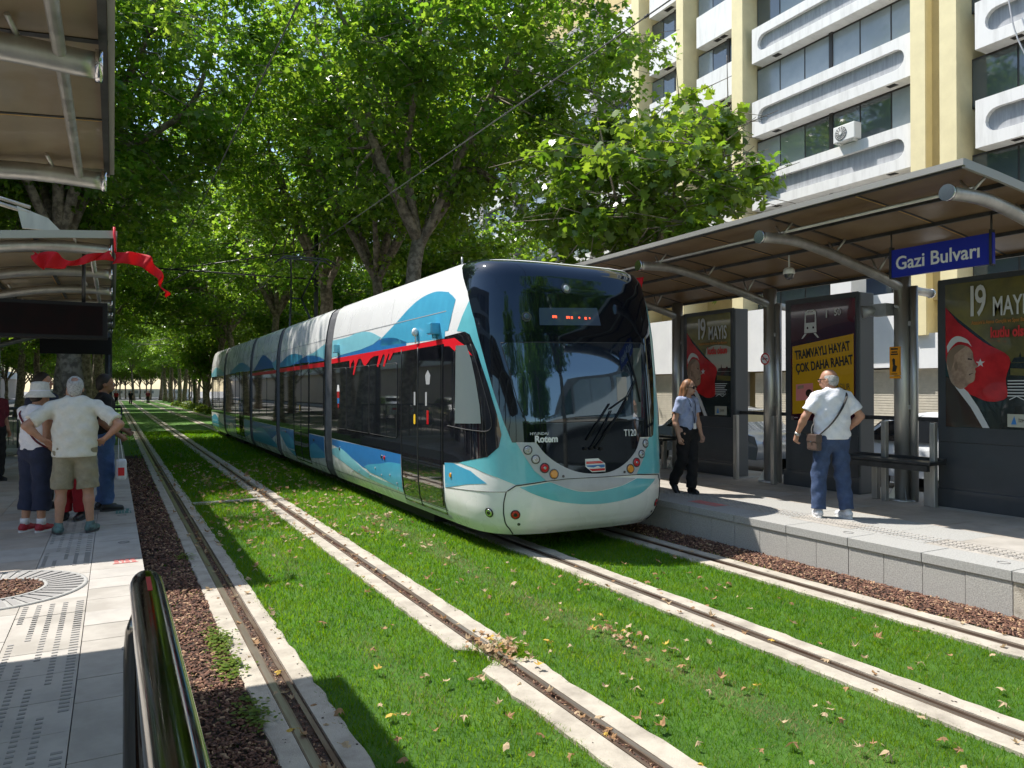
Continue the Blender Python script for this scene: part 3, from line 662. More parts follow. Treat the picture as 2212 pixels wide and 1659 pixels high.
for t,z,k in ((-.405,1.155,'clear'),(-.365,1.05,'clear'),(-.318,.95,'red'),(-.267,.878,'amber'),(.353,1.175,'clear'),(.318,1.05,'clear'),(.275,.955,'red'),(.228,.885,'amber')):
    lampdisc(t,z,.05 if k!='clear' else .045,k)
for t,z in ((-.213,.848),(.185,.852)):
    p=NOSE(t,z,.009); n=NOSE(t,z,.02)-p; b=MB(); b.disc(p,n,.016,12,0,.008); b.build('sensor',M['lamp_dark'],tram)
def fog(t,z,r,m,nm):
    p=NOSE(t,z,.0); n=NOSE(t,z,.02)-p; n/=np.linalg.norm(n); b=MB(); b.disc(p,n,r*1.15,20,0,.006); b.disc(p+n*.006,n,r,20,1,.008,r*.8); b.disc(p+n*.014,n,r*.45,14,0,.004); return b.build(nm,[M['steel_dark'],m],tram)
fog(-.615,.44,.05,M['chrome'],'fog_light'); fog(-.478,.435,.048,M['lens_red'],'reflector'); fog(.48,.43,.045,M['lens_red'],'reflector'); fog(.62,.44,.05,M['chrome'],'fog_light')
for t,z in ((-.46,.32),(.46,.32)): p=NOSE(t,z,.0); n=NOSE(t,z,.02)-p; b=MB(); b.disc(p,n,.018,12,0,.006); b.build('sensor',M['lamp_dark'],tram)
for t,z,r in ((-.11,3.03,.055),(-.37,2.665,.05)):
    p=NOSE(t,z,.006); n=NOSE(t,z,.02)-p; n/=np.linalg.norm(n); b=MB(); b.disc(p,n,r*1.2,20,0,.01); b.disc(p+n*.01,n,r*.85,20,1,.014,r*.5)
    b.build('headlight' if r>.052 else 'camera_window',[M['lamp_dark'],M['lens_clear'] if r>.052 else M['display']],tram)
# seams of the bumper
b=MB(); sm=[(-1,.62),(-.72,.665),(-.522,.69),(-.473,.76),(-.31,.803),(-.19,.818),(.04,.813),(.272,.813),(.48,.78)]
ds=[]
for i in range(len(sm)-1):
    for k in range(6): ds.append(tuple(np.array(sm[i])+(np.array(sm[i+1])-np.array(sm[i]))*k/6))
curve_tube(b,NOSE,ds[:14],.001,.0035); curve_tube(b,NOSE,ds[13:]+[sm[-1]],.003,.007)
curve_tube(b,NOSE,smooth_curve([(-.522,.69),(-.537,.54),(-.533,.36),(-.508,.25),(-.49,.19)],6),.002,.007)
curve_tube(b,NOSE,smooth_curve([(.48,.78),(.52,.6),(.52,.36),(.5,.2)],6),.002,.007)
b.build('bumper_seam',M['seam'],tram)
# wipers
b=MB()
curve_tube(b,NOSE,[(-.032,1.15),(.04,1.36),(.107,1.58)],.03,.008); curve_tube(b,NOSE,[(.002,1.16),(.10,1.40),(.198,1.64)],.03,.008)
curve_tube(b,NOSE,[(-.06,1.25),(.02,1.46),(.10,1.66)],.022,.010); curve_tube(b,NOSE,[(.05,1.30),(.14,1.5),(.22,1.72)],.022,.010)
for t,z in ((-.032,1.15),(.002,1.16),(-.07,1.15),(.03,1.14)): p=NOSE(t,z,.006); n=NOSE(t,z,.02)-p; b.disc(p,n,.02,12,0,.03)
b.build('wiper',M['plastic_dark'],tram)
b=MB(); curve_tube(b,NOSE,[(.10,1.6),(.23,1.75),(.30,1.95)],.03,.007); curve_tube(b,NOSE,[(.262,2.28),(.30,1.95),(.32,1.68)],.022,.010)
b.build('wiper',M['plastic_dark'],tram)
# logo and lettering on the mask
b=MB(); lg=[(-.070,1.03),(.015,1.03),(.058,.965),(.058,.875),(-.03,.875),(-.070,.94)]
patch(b,NOSE,lg,.009,0); patch(b,NOSE,[(-.066,1.0),(.03,1.0),(.05,.97),(-.066,.97)],.012,1); patch(b,NOSE,[(-.066,.955),(.03,.955),(-.02,.925),(-.06,.94)],.012,2)
patch(b,NOSE,[(-.05,.912),(.054,.912),(.054,.885),(-.03,.885)],.012,1); patch(b,NOSE,[(.0,.955),(.054,.955),(.054,.925),(.03,.92)],.012,2)
b.build('emblem',[M['txt_white'],M['lens_red'],M['mid_blue']],tram)
def nosetext(s,t,z,size,m,xs,nm='lettering',bold=0):
    p=NOSE(t,z,.012); xa=NOSE(t+.02,z,.012)-NOSE(t-.02,z,.012); ya=NOSE(t,z+.02,.012)-NOSE(t,z-.02,.012); text(s,size,p,xa,ya,m,nm,tram,xs,bold=bold)
nosetext('Rotem',-.303,1.272,.105,M['txt_white'],1.0,bold=.004); nosetext('HYUNDAI',-.342,1.335,.045,M['txt_white'],1.1); nosetext('T120',.237,1.31,.115,M['txt_white'],.8,bold=.001)
# cab side window: pane, frame
for sg,nm in ((1,'cab_window'),(-1,'cab_window')):
    b=MB(); patch(b,NOSE,[(sg*u,v) for u,v in [(-.85,2.36),(-.735,2.355),(-.70,2.19),(-.672,1.94),(-.65,1.65),(-.645,1.445),(-.873,1.425)]],.009,0,.03,.05); w=b.build(nm,M['win_green'],tram)
    b=MB(); curve_tube(b,NOSE,[(sg*u,v) for u,v in smooth_curve([(-.96,1.39),(-.70,1.36),(-.60,1.37),(-.585,1.5),(-.615,1.8),(-.67,2.2),(-.70,2.36)],5)],.008,.006); b.build('frame',M['rubber'],w)
# --- modules
MODS=[(1.5,6.9),(7.45,11.85),(12.3,15.95),(16.4,21.9),(22.4,26.3)]
ZS=np.array([.18,.22,.3,.38,.45,.55,.7,1.0,1.7,2.45,2.7,2.83,2.95,3.1,3.2,3.27,3.33,3.37,3.41,3.44])
def loft(b,S,y0,y1,mi,d=0):
    yy=np.linspace(y0,y1,max(2,int((y1-y0)/.8)+1)); vs=[S(y,z,d) for z in ZS for y in yy]; n=len(yy)
    b.add(vs,[(i*n+j,i*n+j+1,(i+1)*n+j+1,(i+1)*n+j) for i in range(len(ZS)-1) for j in range(n-1)],mi,True)
# wave outlines of the upper fairing and the lower panels, by module (y, z)
UP=[[('sky_blue',smooth_curve([(4.0,2.62),(3.65,2.72),(3.31,2.83),(2.63,3.05),(2.02,3.11),(1.5,3.05)],5)+[(1.5,2.47),(4.0,2.5)]),
     ('pale_cyan',smooth_curve([(6.9,2.76),(5.9,2.76),(5.27,2.80),(4.6,2.76),(3.99,2.635)],5)+[(4.4,2.55),(5.04,2.5),(5.9,2.47),(6.9,2.44)]),
     ('mid_blue',smooth_curve([(6.9,2.38),(5.92,2.50),(5.0,2.535),(4.34,2.58),(3.9,2.615),(3.38,2.59),(2.87,2.5)],5)+[(2.87,2.40),(6.9,2.38)])],
    [('sky_blue',smooth_curve([(11.85,2.48),(10.94,2.63),(10.2,2.65),(9.39,2.58)],5)+[(9.39,2.36),(11.85,2.36)]),
     ('mid_blue',smooth_curve([(10.9,2.36),(9.9,2.46),(9.0,2.55),(8.2,2.52),(7.45,2.42)],5)+[(7.45,2.34)]),
     ('pale_cyan',smooth_curve([(9.1,2.56),(8.6,2.58),(8.32,2.60),(7.9,2.66),(7.45,2.72)],5)+[(7.45,2.43),(8.2,2.53)])],
    [('mid_blue',smooth_curve([(15.9,2.34),(15.2,2.55),(14.33,2.78),(13.4,2.66),(12.54,2.46)],5)+[(12.5,2.33)]),('pale_cyan',[(12.3,2.6),(12.9,2.5),(12.5,2.34),(12.3,2.33)])],
    [('sky_blue',smooth_curve([(21,2.4),(19.4,2.62),(18,2.7),(16.4,2.5)],5)+[(16.4,2.36),(21,2.36)])],
    [('pale_cyan',smooth_curve([(26.3,2.5),(24.8,2.72),(23.3,2.6),(22.4,2.45)],5)+[(22.4,2.36),(26.3,2.36)])]]
LOW=[(3.10,6.88),(7.47,8.72),(10.2,11.83),(12.32,15.93),(16.42,17.5),(19.4,21.88),(22.42,26.28)]
LOWP=[[('mid_blue',[(6.88,.905),(3.10,.905),(3.10,.55),(3.79,.56),(4.32,.52),(5.0,.55),(5.57,.65),(6.15,.75),(6.88,.80)]),
       ('sky_blue',smooth_curve([(3.10,.77),(3.6,.75),(4.05,.69),(4.6,.63),(4.9,.57)],4)+[(4.6,.5),(4.1,.48),(3.10,.40)]),
       ('pale_cyan',smooth_curve([(6.88,.72),(6.5,.77),(6.3,.775),(5.9,.72),(5.57,.65),(5.09,.55),(4.7,.48),(4.3,.45),(3.7,.43),(3.1,.42)],4)+[(3.1,.36),(4.0,.37),(4.8,.39),(5.6,.46),(6.88,.62)])],
      [('mid_blue',[(8.72,.905),(7.47,.905),(7.47,.55),(8.0,.66),(8.72,.5)]),('sky_blue',smooth_curve([(8.72,.66),(8.3,.74),(7.9,.68),(7.47,.6)],4)+[(7.47,.5),(8.15,.44),(8.72,.40)])],
      [('sky_blue',[(11.83,.905),(10.2,.905),(10.2,.30),(10.6,.36),(11.2,.5),(11.6,.66),(11.83,.76)]),('mid_blue',[(11.83,.905),(10.2,.905),(10.2,.66),(10.9,.8),(11.5,.82),(11.83,.8)])],
      [('mid_blue',[(15.93,.905),(12.32,.905),(12.32,.7),(13,.55),(14,.48),(15.93,.42)]),('sky_blue',smooth_curve([(15.93,.6),(15.1,.74),(14.2,.76),(13.2,.6),(12.32,.45)],4)+[(12.32,.36),(15.93,.34)])],
      [('sky_blue',[(17.5,.905),(16.42,.905),(16.42,.5),(17.5,.35)])],
      [('mid_blue',[(21.88,.905),(19.4,.905),(19.4,.5),(20.5,.7),(21.88,.4)])],
      [('sky_blue',smooth_curve([(26.28,.7),(25,.85),(23.5,.6),(22.42,.5)],4)+[(22.42,.36),(26.28,.36)])]]
DOORS=[(0,1.56,3.05),(1,8.74,10.18),(3,17.55,19.35)]
WINS=[(0,3.24,4.54),(0,4.58,5.86),(0,5.90,6.80),(1,7.52,8.66),(1,10.26,11.78),(2,12.38,13.55),(2,13.6,14.75),(2,14.8,15.88),(3,16.46,17.48),(3,19.42,20.6),(3,20.65,21.84),(4,22.46,23.6),(4,23.65,24.9),(4,24.95,26.2)]
NMS=['white_paint','sky_blue','pale_cyan','mid_blue','black_gloss','red_paint','greyline','under','seam']
mods=[]
SQ=[[(5.66,2.37),(5.68,2.22),(5.60,2.30),(5.45,2.335),(5.20,2.37),(5.05,2.39),(5.18,2.33),(5.40,2.09),(5.47,2.10),(5.30,2.29),(5.45,2.30),(5.62,2.21),(5.66,2.22)]]
def sqpoly(pts): return [tuple(p) for p in pts]
for k,(y0,y1) in enumerate(MODS):
    b=MB()
    for S,fl in ((SL,0),(SR,1)):
        loft(b,S,y0,y1,0)
        zt=2.47 if k==0 else 2.40
        patch(b,S,[(y0,.92 if k else .90),(y1,.92),(y1,2.38),(y0,zt)],.003,4,.6,.25)
        for nm,pl in UP[k]: patch(b,S,pl,.002 if nm!='pale_cyan' else .0035,NMS.index(nm),.12,.08)
        for li,(a,c) in enumerate(LOW):
            if a>=y0 and c<=y1+.01:
                for j,(nm,pl) in enumerate(LOWP[li]): patch(b,S,pl,.002+.0015*j,NMS.index(nm),.12,.08)
        if k<3:
            za,zb=((2.40,2.46),(2.32,2.41)) if k==0 else (((2.28,2.37),(2.26,2.35)) if k==1 else ((2.25,2.33),(2.24,2.32)))
            patch(b,S,[(y0,za[0]),(y1,zb[0]),(y1,zb[1]),(y0,za[1])],.0075,5,.6,.1)
        if k==0:
            # skyline hanging below the red line
            base=2.36
            for pts in ([(5.70,2.36),(5.66,2.20),(5.60,2.21),(5.58,2.28),(5.45,2.33),(5.58,2.36)],[(5.45,2.36),(5.38,2.28),(5.47,2.09),(5.41,2.08),(5.25,2.27),(5.08,2.39),(5.2,2.41)],
                        [(5.12,2.40),(5.02,2.36),(4.95,2.30),(4.87,2.24),(4.76,2.22),(4.62,2.27),(4.48,2.33),(4.30,2.36),(4.28,2.42),(4.9,2.42)],
                        [(4.05,2.42),(4.08,2.33),(4.17,2.20),(4.10,2.18),(3.95,2.30),(3.80,2.42)],[(3.82,2.42),(3.78,2.32),(3.87,2.19),(3.80,2.18),(3.66,2.32),(3.55,2.42)],[(3.60,2.42),(3.56,2.35),(3.62,2.28),(3.55,2.27),(3.42,2.36),(3.36,2.43)]):
                patch(b,S,pts,.0105,5,.6,.1)
        patch(b,S,[(y0,2.815),(y1,2.80 if k==0 else 2.78),(y1,2.79 if k==0 else 2.77),(y0,2.805)],.0045,6,.6,.2)
        patch(b,S,[(y0,.325),(y1,.325),(y1,.332),(y0,.332)],.0055,8,.6,.2)
        for ys in np.arange(y0+2.1,y1-.5,2.2): patch(b,S,rect(ys,2.82,ys+.006,3.3),.001,6)
    n0=len(b.v); w=.98; b.box((4.955-w,7+y0,3.40),(4.955+w,7+y1,3.441),0); b.box((4.955-1.19,7+y0,.17),(4.955+1.19,7+y1,.185),7)
    for ye in (y0,y1):
        ring=[SL(ye,z,0) for z in ZS]+[SR(ye,z,0) for z in ZS[::-1]]; b.add(ring,[list(range(len(ring)))],7)
    o=b.build('body_section',[M[n] for n in NMS],tram); mods.append(o)
for k,a,c in DOORS:
    for S in (SL,SR):
        b=MB(); patch(b,S,[(a,.26),(c,.26),(c,2.41),(a,2.41)],.006,0,.4,.2); d=b.build('door',M['black_gloss'],tram)
        m=(a+c)/2+(.1 if k==0 else 0)
        for u0,u1 in ((a+.05,m-.025),(m+.025,c-.05)):
            b=MB(); patch(b,S,rect(u0,.36,u1,2.22,.05),.010,0,.4,.2); b.build('door_pane',M['tint_glass'],d)
        b=MB()
        for u in (a,m,c): curve_tube(b,S,[(u,z) for z in np.linspace(.27,2.40,14)],.009,.009 if u==m else .006)
        b.build('door_seal',M['steel_dark'],d)
        b=MB(); patch(b,S,rect(m+.07,1.36,m+.14,1.50,.03),.016,0); b.build('door_button',M['yellow'],d)
        if S is SL and k==0:
            b=MB()
            for u in (m+.08,m-.34): patch(b,S,rect(u,1.62,u+.06,1.80),.0125,0); 
            patch(b,S,rect(m-.40,1.38,m-.33,1.56),.0125,1); patch(b,S,[(m-.28,2.02),(m-.37,2.09),(m-.46,2.02),(m-.43,1.90),(m-.31,1.90)],.0125,0)
            b.build('door_sticker',[M['greyline'],M['lens_red']],d)
        if k==3:
            b=MB()
            for u in (a+.35,a+.75): curve_tube(b,S,[(u,z) for z in (.45,1.0,1.5)],.03,.014)
            b.build('door_handrail',M['steel_polished'],d)
for k,a,c in WINS:
    for S in (SL,SR):
        b=MB(); patch(b,S,rect(a,1.13,c,2.22 if k==0 else 2.16,.05),.009,0,.4,.2); w=b.build('side_window',M['tint_glass'],tram)
        b=MB(); pl=rect(a,1.13,c,2.22 if k==0 else 2.16,.05); curve_tube(b,S,pl+[pl[0]],.006,.006,0,5); b.build('frame',M['rubber'],w)
        if S is SL and k==0 and a>5.8:
            b=MB(); patch(b,S,[(6.50,1.80),(6.46,1.92),(6.36,1.92),(6.32,1.80)],.012,0); patch(b,S,rect(6.33,1.68,6.49,1.80),.012,1); patch(b,S,rect(6.34,1.58,6.47,1.68),.012,2); patch(b,S,rect(6.36,1.50,6.44,1.58),.012,1)
            b.build('window_sticker',[M['txt_white'],M['lens_red'],M['mid_blue']],w)
# small fittings along the lower panels
for y,z,m in ((6.35,.76,'lamp_dark'),(3.82,.80,'lens_red'),(3.95,.805,'lamp_dark'),(8.3,.80,'lamp_dark'),(11.1,.83,'lamp_dark'),(1.27,.79,'lens_amber')):
    S=SL
    p=S(y,z,.004) if y>1.5 else NOSE(-.93,.79,.004); n=(S(y,z,.03)-S(y,z,0)) if y>1.5 else (NOSE(-.93,.79,.03)-NOSE(-.93,.79,0)); b=MB(); b.disc(p,n,.032,14,0,.012,.026); b.build('side_lamp' if m!='lamp_dark' else 'socket_cover',M[m],tram)
b=MB()
for y,z in ((5.2,.47),(4.6,.45),(4.3,.60),(4.0,.52),(3.6,.56),(3.3,.47),(5.6,.42),(3.3,.40)):
    p=SL(y,z,.003); b.disc(p,(-1,0,0),.016,10,0,.008)
b.build('screw_cover',M['greyline'],tram)
# step plate below the front door, camera mirrors
b=MB(); patch(b,SL,rect(1.5,.20,3.1,.26),.012,0,.4,.1); patch(b,SR,rect(1.5,.20,3.1,.26),.012,0,.4,.1); b.build('door_step',M['silver'],tram)
for S,s in ((SL,-1),(SR,1)):
    p=Vector(S(1.74,2.62,0)); b=MB(); b.box(p+Vector((s*-.01,-.07,-.09)),p+Vector((s*.13,.07,.06)),0,.02); b.tube([p+Vector((s*.05,0,-.14)),p+Vector((s*.05,0,-.08))],.03,10); b.build('mirror_camera',M['sky_blue'],tram)
    p=Vector(S(2.45,2.62,0)); b=MB(); b.lathe(p+Vector((s*.04,0,-.07)),[(0,0),(.03,.01),(.045,.05),(.035,.10),(0,.12)],14); b.tube([p+Vector((s*.03,0,-.16)),p+Vector((s*.03,0,-.05))],.012,8); b.build('passenger_camera',M['cam_white'],tram)
    p=Vector(S(6.45,2.58,0)); b=MB(); b.box(p+Vector((s*-.01,-.06,-.08)),p+Vector((s*.10,.06,.08)),0,.015); b.build('mirror_camera',M['pale_cyan'],tram)
# bellows between the modules
for k in range(4):
    y0=MODS[k][1]; y1=MODS[k+1][0]; b=MB(); n=9; yy=np.linspace(y0-.01,y1+.01,n)
    for S in (SL,SR):
        vs=[S(y,z,-.035 if j%2 else -.012) for z in ZS for j,y in enumerate(yy)]
        b.add(vs,[(i*n+j,i*n+j+1,(i+1)*n+j+1,(i+1)*n+j) for i in range(len(ZS)-1) for j in range(n-1)],0)
    b.box((4.955-.95,7+y0,3.38),(4.955+.95,7+y1,3.425)); b.build('gangway_bellows',M['bellows'],tram)
for y0,y1 in ((2.4,4.6),(13,15.2),(19,21),(23.6,25.6)):
    b=MB(); b.box((4.955-1.1,7+y0,.03),(4.955+1.1,7+y1,.2))
    for yy in (y0+.4,y1-.4):
        for s in (-1,1): b.tube([(4.955+s*.68,7+yy,.28),(4.955+s*.80,7+yy,.28)],.28,20)
    b.build('bogie',M['under'],tram)
# antenna and pantograph on the roof
b=MB(); p=Vector((4.955-1.05,7+1.6,3.40)); b.tube([p,p+Vector((0,0,.12))],.012,6); b.build('antenna',M['galv'],tram)
b=MB(); C=Vector((4.955,22.1,0))
b.box((C.x-.55,C.y-.5,3.44),(C.x+.55,C.y+.5,3.56),0); b.tube([(C.x-.4,C.y+.2,3.56),(C.x-.15,C.y+1.15,4.65)],.035,8); b.tube([(C.x+.4,C.y+.2,3.56),(C.x+.15,C.y+1.15,4.65)],.035,8)
b.tube([(C.x-.15,C.y+1.15,4.65),(C.x-.42,C.y-.1,5.66)],.025,8); b.tube([(C.x+.15,C.y+1.15,4.65),(C.x+.42,C.y-.1,5.66)],.025,8); b.tube([(C.x-.2,C.y+1.15,4.65),(C.x+.2,C.y+1.15,4.65)],.025,8)
for dy in (-.2,.2): b.tube([(C.x-.85,C.y-.1+dy,5.52),(C.x-.6,C.y-.1+dy,5.68),(C.x+.6,C.y-.1+dy,5.68),(C.x+.85,C.y-.1+dy,5.52)],.025,8)
b.build('pantograph',M['steel_dark'],tram)
# ------------------------------------------------------------------ shelters
def shelter(name, label, X, sgn, y0, y1, ribs, roofz, pole_x, base, rear_dx, drop, profile, group=None):
    """X: track-side roof edge, sgn: +1 roof runs to +x; profile: (distance from edge, height above the edge) of the ribs"""
    root = thing(name, label, 'tram shelter', (X+sgn*2.5, (y0+y1)/2, base), group)
    def zr(d): return roofz-.075*d-.022*d*d*drop
    b = MB(); ds = [0,.5,1.0,1.5,2.0,2.5,2.9]; wz = .012
    pan = .0; n = int(round((y1-y0)/1.12)); L = (y1-y0)/n
    for k in range(n):
        ya = y0+k*L+.0005; yb = y0+(k+1)*L-.0005
        for j in range(len(ds)-1):
            if ds[j] >= rear_dx: continue
            d0, d1 = ds[j], min(ds[j+1], rear_dx)
            a = X+sgn*d0; c = X+sgn*d1
            b.add([(a,ya,zr(d0)),(c,ya,zr(d1)),(c,yb,zr(d1)),(a,yb,zr(d0)),(a,ya,zr(d0)+.02),(c,ya,zr(d1)+.02),(c,yb,zr(d1)+.02),(a,yb,zr(d0)+.02)],
                  [(0,3,2,1),(4,5,6,7),(0,1,5,4),(1,2,6,5),(2,3,7,6),(3,0,4,7)])
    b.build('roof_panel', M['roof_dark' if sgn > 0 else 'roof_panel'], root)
    for k in range(1, n):
        yy = y0+k*L; b = MB()
        for j in range(len(ds)-1):
            d0, d1 = ds[j], min(ds[j+1], rear_dx)
            if d0 >= rear_dx: continue
            a = X+sgn*d0; c = X+sgn*d1
            for w0, w1, q, mi in ((-.012,.012,.006,0),(.016,.040,.003,1)):  # dark joint seam, then a yellow strip painted as glow
                b.add([(a,yy+w0,zr(d0)-q),(c,yy+w0,zr(d1)-q),(c,yy+w1,zr(d1)-q),(a,yy+w1,zr(d0)-q),(a,yy+w0,zr(d0)-.0005),(c,yy+w0,zr(d1)-.0005),(c,yy+w1,zr(d1)-.0005),(a,yy+w1,zr(d0)-.0005)], [(0,3,2,1),(0,1,5,4),(2,3,7,6)], mi if k % 2 else 0)
        b.build('panel_joint', [M['steel_dark'], M['roof_glow_strip']], root)
    for d in (.02,.72,1.42,2.12,rear_dx-.03):
        b = MB(); x = X+sgn*d; z = zr(d)
        b.box((x-.018,y0+.01,z-.045),(x+.018,y1-.01,z-.004), 0)
        if 0.1 < d < rear_dx-.1: b.box((x+sgn*.020,y0+.02,z-.012),(x+sgn*.048,y1-.02,z-.005), 1)  # yellow strip coloured as the glow of the panel edge
        b.build('purlin', [M['steel_dark'], M['roof_glow_strip']], root)
    b = MB(); b.box((X-sgn*.03,y0-.03,roofz-.03),(X,y1+.03,roofz+.028)); 
    for yy in (y0-.03, y1):
        for j in range(len(ds)-1):
            d0, d1 = ds[j], min(ds[j+1], rear_dx)
            if d0 >= rear_dx: continue
            a = X+sgn*d0; c = X+sgn*d1
            b.add([(a,yy,zr(d0)-.05),(c,yy,zr(d1)-.05),(c,yy+.03,zr(d1)-.05),(a,yy+.03,zr(d0)-.05),(a,yy,zr(d0)+.03),(c,yy,zr(d1)+.03),(c,yy+.03,zr(d1)+.03),(a,yy+.03,zr(d0)+.03)],
                  [(0,3,2,1),(4,5,6,7),(0,1,5,4),(1,2,6,5),(2,3,7,6),(3,0,4,7)])
    b.build('roof_edge', M['roof_edge'], root)
    for yr in ribs:
        b = MB(); pts = [(X+sgn*d, yr, roofz+h) for d, h in smooth_curve(profile, 6)]
        b.tube(pts, .062, 14, 0); p0 = Vector(pts[0]); b.tube([p0-Vector((sgn*.012,0,0)), p0+Vector((sgn*.02,0,0))], .075, 14, 1); 
        e = Vector(pts[-1]); b.tube([e, e+Vector((sgn*.62,0,-.03))], .055, 12, 0); b.tube([e+Vector((sgn*.60,0,-.03)), e+Vector((sgn*.64,0,-.03))], .065, 12, 1)
        rib = b.build('rib', [M['steel'], M['chrome']], root)
        for d in (.35, 1.3, 2.1):
            b = MB()
            if d > rear_dx-.2: continue
            q = min(pts, key=lambda p: abs(abs(p[0]-X)-d)); q = Vector(q)
            for dy in (-.12,.12): b.tube([q+Vector((0,0,.03)), (q.x+sgn*.04, yr+dy, zr(d)-.02)], .014, 6)
            b.build('bracket', M['steel'], rib)
        # spotlight at the front end of each rib
        px = pole_x
        b = MB(); b.tube([(px,yr,base),(px,yr,zr(abs(px-X))-.06)], .10, 22, 0); b.tube([(px+sgn*.03,yr-.145,base),(px+sgn*.03,yr-.145,zr(abs(px-X))-.3)], .05, 16, 0); b.box((px-.02,yr-.13,base+1.2),(px+.02,yr-.08,base+1.26)); b.box((px-.02,yr-.13,base+2.3),(px+.02,yr-.08,base+2.36)); b.lathe((px,yr,base), [(.18,0),(.18,.015),(.10,.02)], 20, 0)
        for a in range(4):
            an = math.pi/4+a*math.pi/2; c, s = math.cos(an), math.sin(an)
            b.prism([(px+c*.08,yr+s*.08,base+.015),(px+c*.19,yr+s*.19,base+.015),(px+c*.08,yr+s*.08,base+.22)], (-s*.01,c*.01,0), 0)
        b.build('pole', M['steel'], root)
    return root, zr
RP = [(.0,-.235),(.55,-.225),(1.1,-.30),(1.7,-.43),(2.2,-.545),(2.62,-.66)]
shR, zrR = shelter('tram_shelter', 'long right hand tram shelter with brown glass roof and steel poles behind the tram', 6.60, 1, 3.87, 21.0, [4.0,6.2,8.45,10.65,12.85,15.05,17.25,19.45], 3.84, 9.22, .37, 2.85, 1.0, RP)
LPf = [(.03,-.16),(.5,-.15),(1.0,-.20),(1.6,-.33),(2.1,-.48),(2.5,-.62)]
shN, zrN = shelter('tram_shelter', 'near left tram shelter, its weathered brown roof cut off by the top of the photo', -.03, -1, -3.0, 6.38, [6.12,3.95,1.7,-.6], 3.5, -2.5, .30, 2.85, 1.0, LPf, 'left shelters')
shF, zrF = shelter('tram_shelter', 'far left tram shelter with curved ribs and a black display board hanging under it', .0, -1, 9.0, 22.3, [9.15,11.0,12.9,14.8,17.0,19.2,21.6], 3.5, -2.5, .30, 2.85, 1.0, LPf, 'left shelters')
# longitudinal tube under the near left roof
for sh, ya, yb in ((shN,-3,6.38),(shF,9.0,22.3)):
    b = MB(); b.tube([(-.22,ya+.1,3.355),(-.22,yb-.1,3.355)], .028, 10); b.tube([(-1.6,ya+.1,3.17),(-1.6,yb-.1,3.17)], .028, 10); b.build('tie_tube', M['steel'], sh)
b = MB(); b.tube([(7.0,4.0,3.70),(7.0,21,3.70)], .02, 8); b.build('tie_tube', M['steel'], shR)
# tension rod with bracket plate above the far left roof
b = MB(); b.tube([(-1.9,9.3,3.98),(-.78,9.3,3.70)], .022, 8); b.tube([(-1.9,9.3,4.04),(-.78,9.3,3.76)], .018, 8); b.prism([(-.90,9.28,3.76),(-.62,9.28,3.66),(-.5,9.28,3.53),(-.85,9.28,3.53)], (0,.03,0)); b.build('tie_rod', M['steel'], shF)
b = MB(); b.tube([(-2.5,9.15,3.0),(-2.5,9.15,4.2),(-1.9,9.3,4.0)], .05, 10); b.build('mast_head', M['steel'], shF)
# spot lamp and dome cameras
def dome(x, y, z, label):
    b = MB(); b.lathe((x,y,z), [(.0,.11),(.05,.11),(.075,.085),(.078,.03),(.07,.025)], 20, 0); b.lathe((x,y,z), [(.066,.03),(.060,-.01),(.04,-.04),(0,-.052)], 20, 1); b.tube([(x,y,z+.1),(x,y,z+.28)], .012, 8, 0)
    return tag(b.build('dome_camera', [M['cam_white'], M['lamp_dark']], org=(x,y,z)), label, 'security camera')
dome(8.0, 7.0, 3.36, 'white dome camera hanging under the right shelter roof')
dome(-.93, 6.05, 3.13, 'white dome camera hanging under the near left shelter roof')
# loudspeaker on pole
b = MB(); b.box((9.0,6.28,2.82),(9.16,6.52,2.98)); b.tube([(9.04,6.46,2.90),(8.92,6.58,2.88)], [.05,.09], 14); b.tube([(9.08,6.2,2.93),(9.2,6.2,2.93)], .02, 8)
tag(b.build('loudspeaker', M['galv'], org=(9.1,6.4,2.9)), 'grey horn loudspeaker fixed to the pole under the blue station sign', 'loudspeaker')
# ------------------------------------------------------------------ station sign
sg = thing('station_sign', 'blue hanging station name sign reading Gazi Bulvarı in white letters', 'sign', (8.0,4.95,3.46))
b = MB(); b.box((7.985,4.37,3.135),(8.03,5.53,3.455)); b.build('panel', M['sign_blue'], sg)
b = MB()
for yy in (4.39,5.51): b.box((7.975,yy-.012,3.12),(8.04,yy+.012,3.49)); b.tube([(8.0,yy,3.48),(8.0,yy,3.66)], .01, 6)
b.build('bracket', M['steel_dark'], sg)
text('Gazi Bulvarı', .215, (7.983,4.97,3.285), (0,-1,0), (0,0,1), M['txt_white'], 'lettering', sg, .92, bold=.003)
# ------------------------------------------------------------------ poster cabinets
XF = 9.16
def cabinet(ya, yb, label):
    """ya: far end (left in the photo), yb: near end"""
    r = thing('poster_cabinet', label, 'advertising cabinet', (9.3,(ya+yb)/2,.37), 'poster cabinets of the right shelter')
    b = MB(); b.box((XF+.02,yb,.37),(9.48,ya,3.20), 0, .015); b.build('body', M['cab_side'], r)
    b = MB(); b.box((XF,yb+.02,1.18),(XF+.03,ya-.02,3.21), 0, .01); b.build('glass_frame', M['cabinet'], r)
    b = MB(); b.box((XF-.02,yb-.01,.37),(XF+.03,ya+.01,.60), 0, .008); b.box((XF+.004,yb+.02,.60),(XF+.03,ya-.02,1.178), 0); b.build('plinth', M['cabinet'], r)
    return r
c1 = cabinet(10.44, 9.16, 'poster cabinet with a dim 19 Mayıs poster, right of the tram nose'); c2 = cabinet(8.11, 6.80, 'poster cabinet with the yellow tram life poster, behind the man with the shoulder bag'); c3 = cabinet(5.70, 4.38, 'nearest poster cabinet with a red flag and portrait poster, at the right edge')
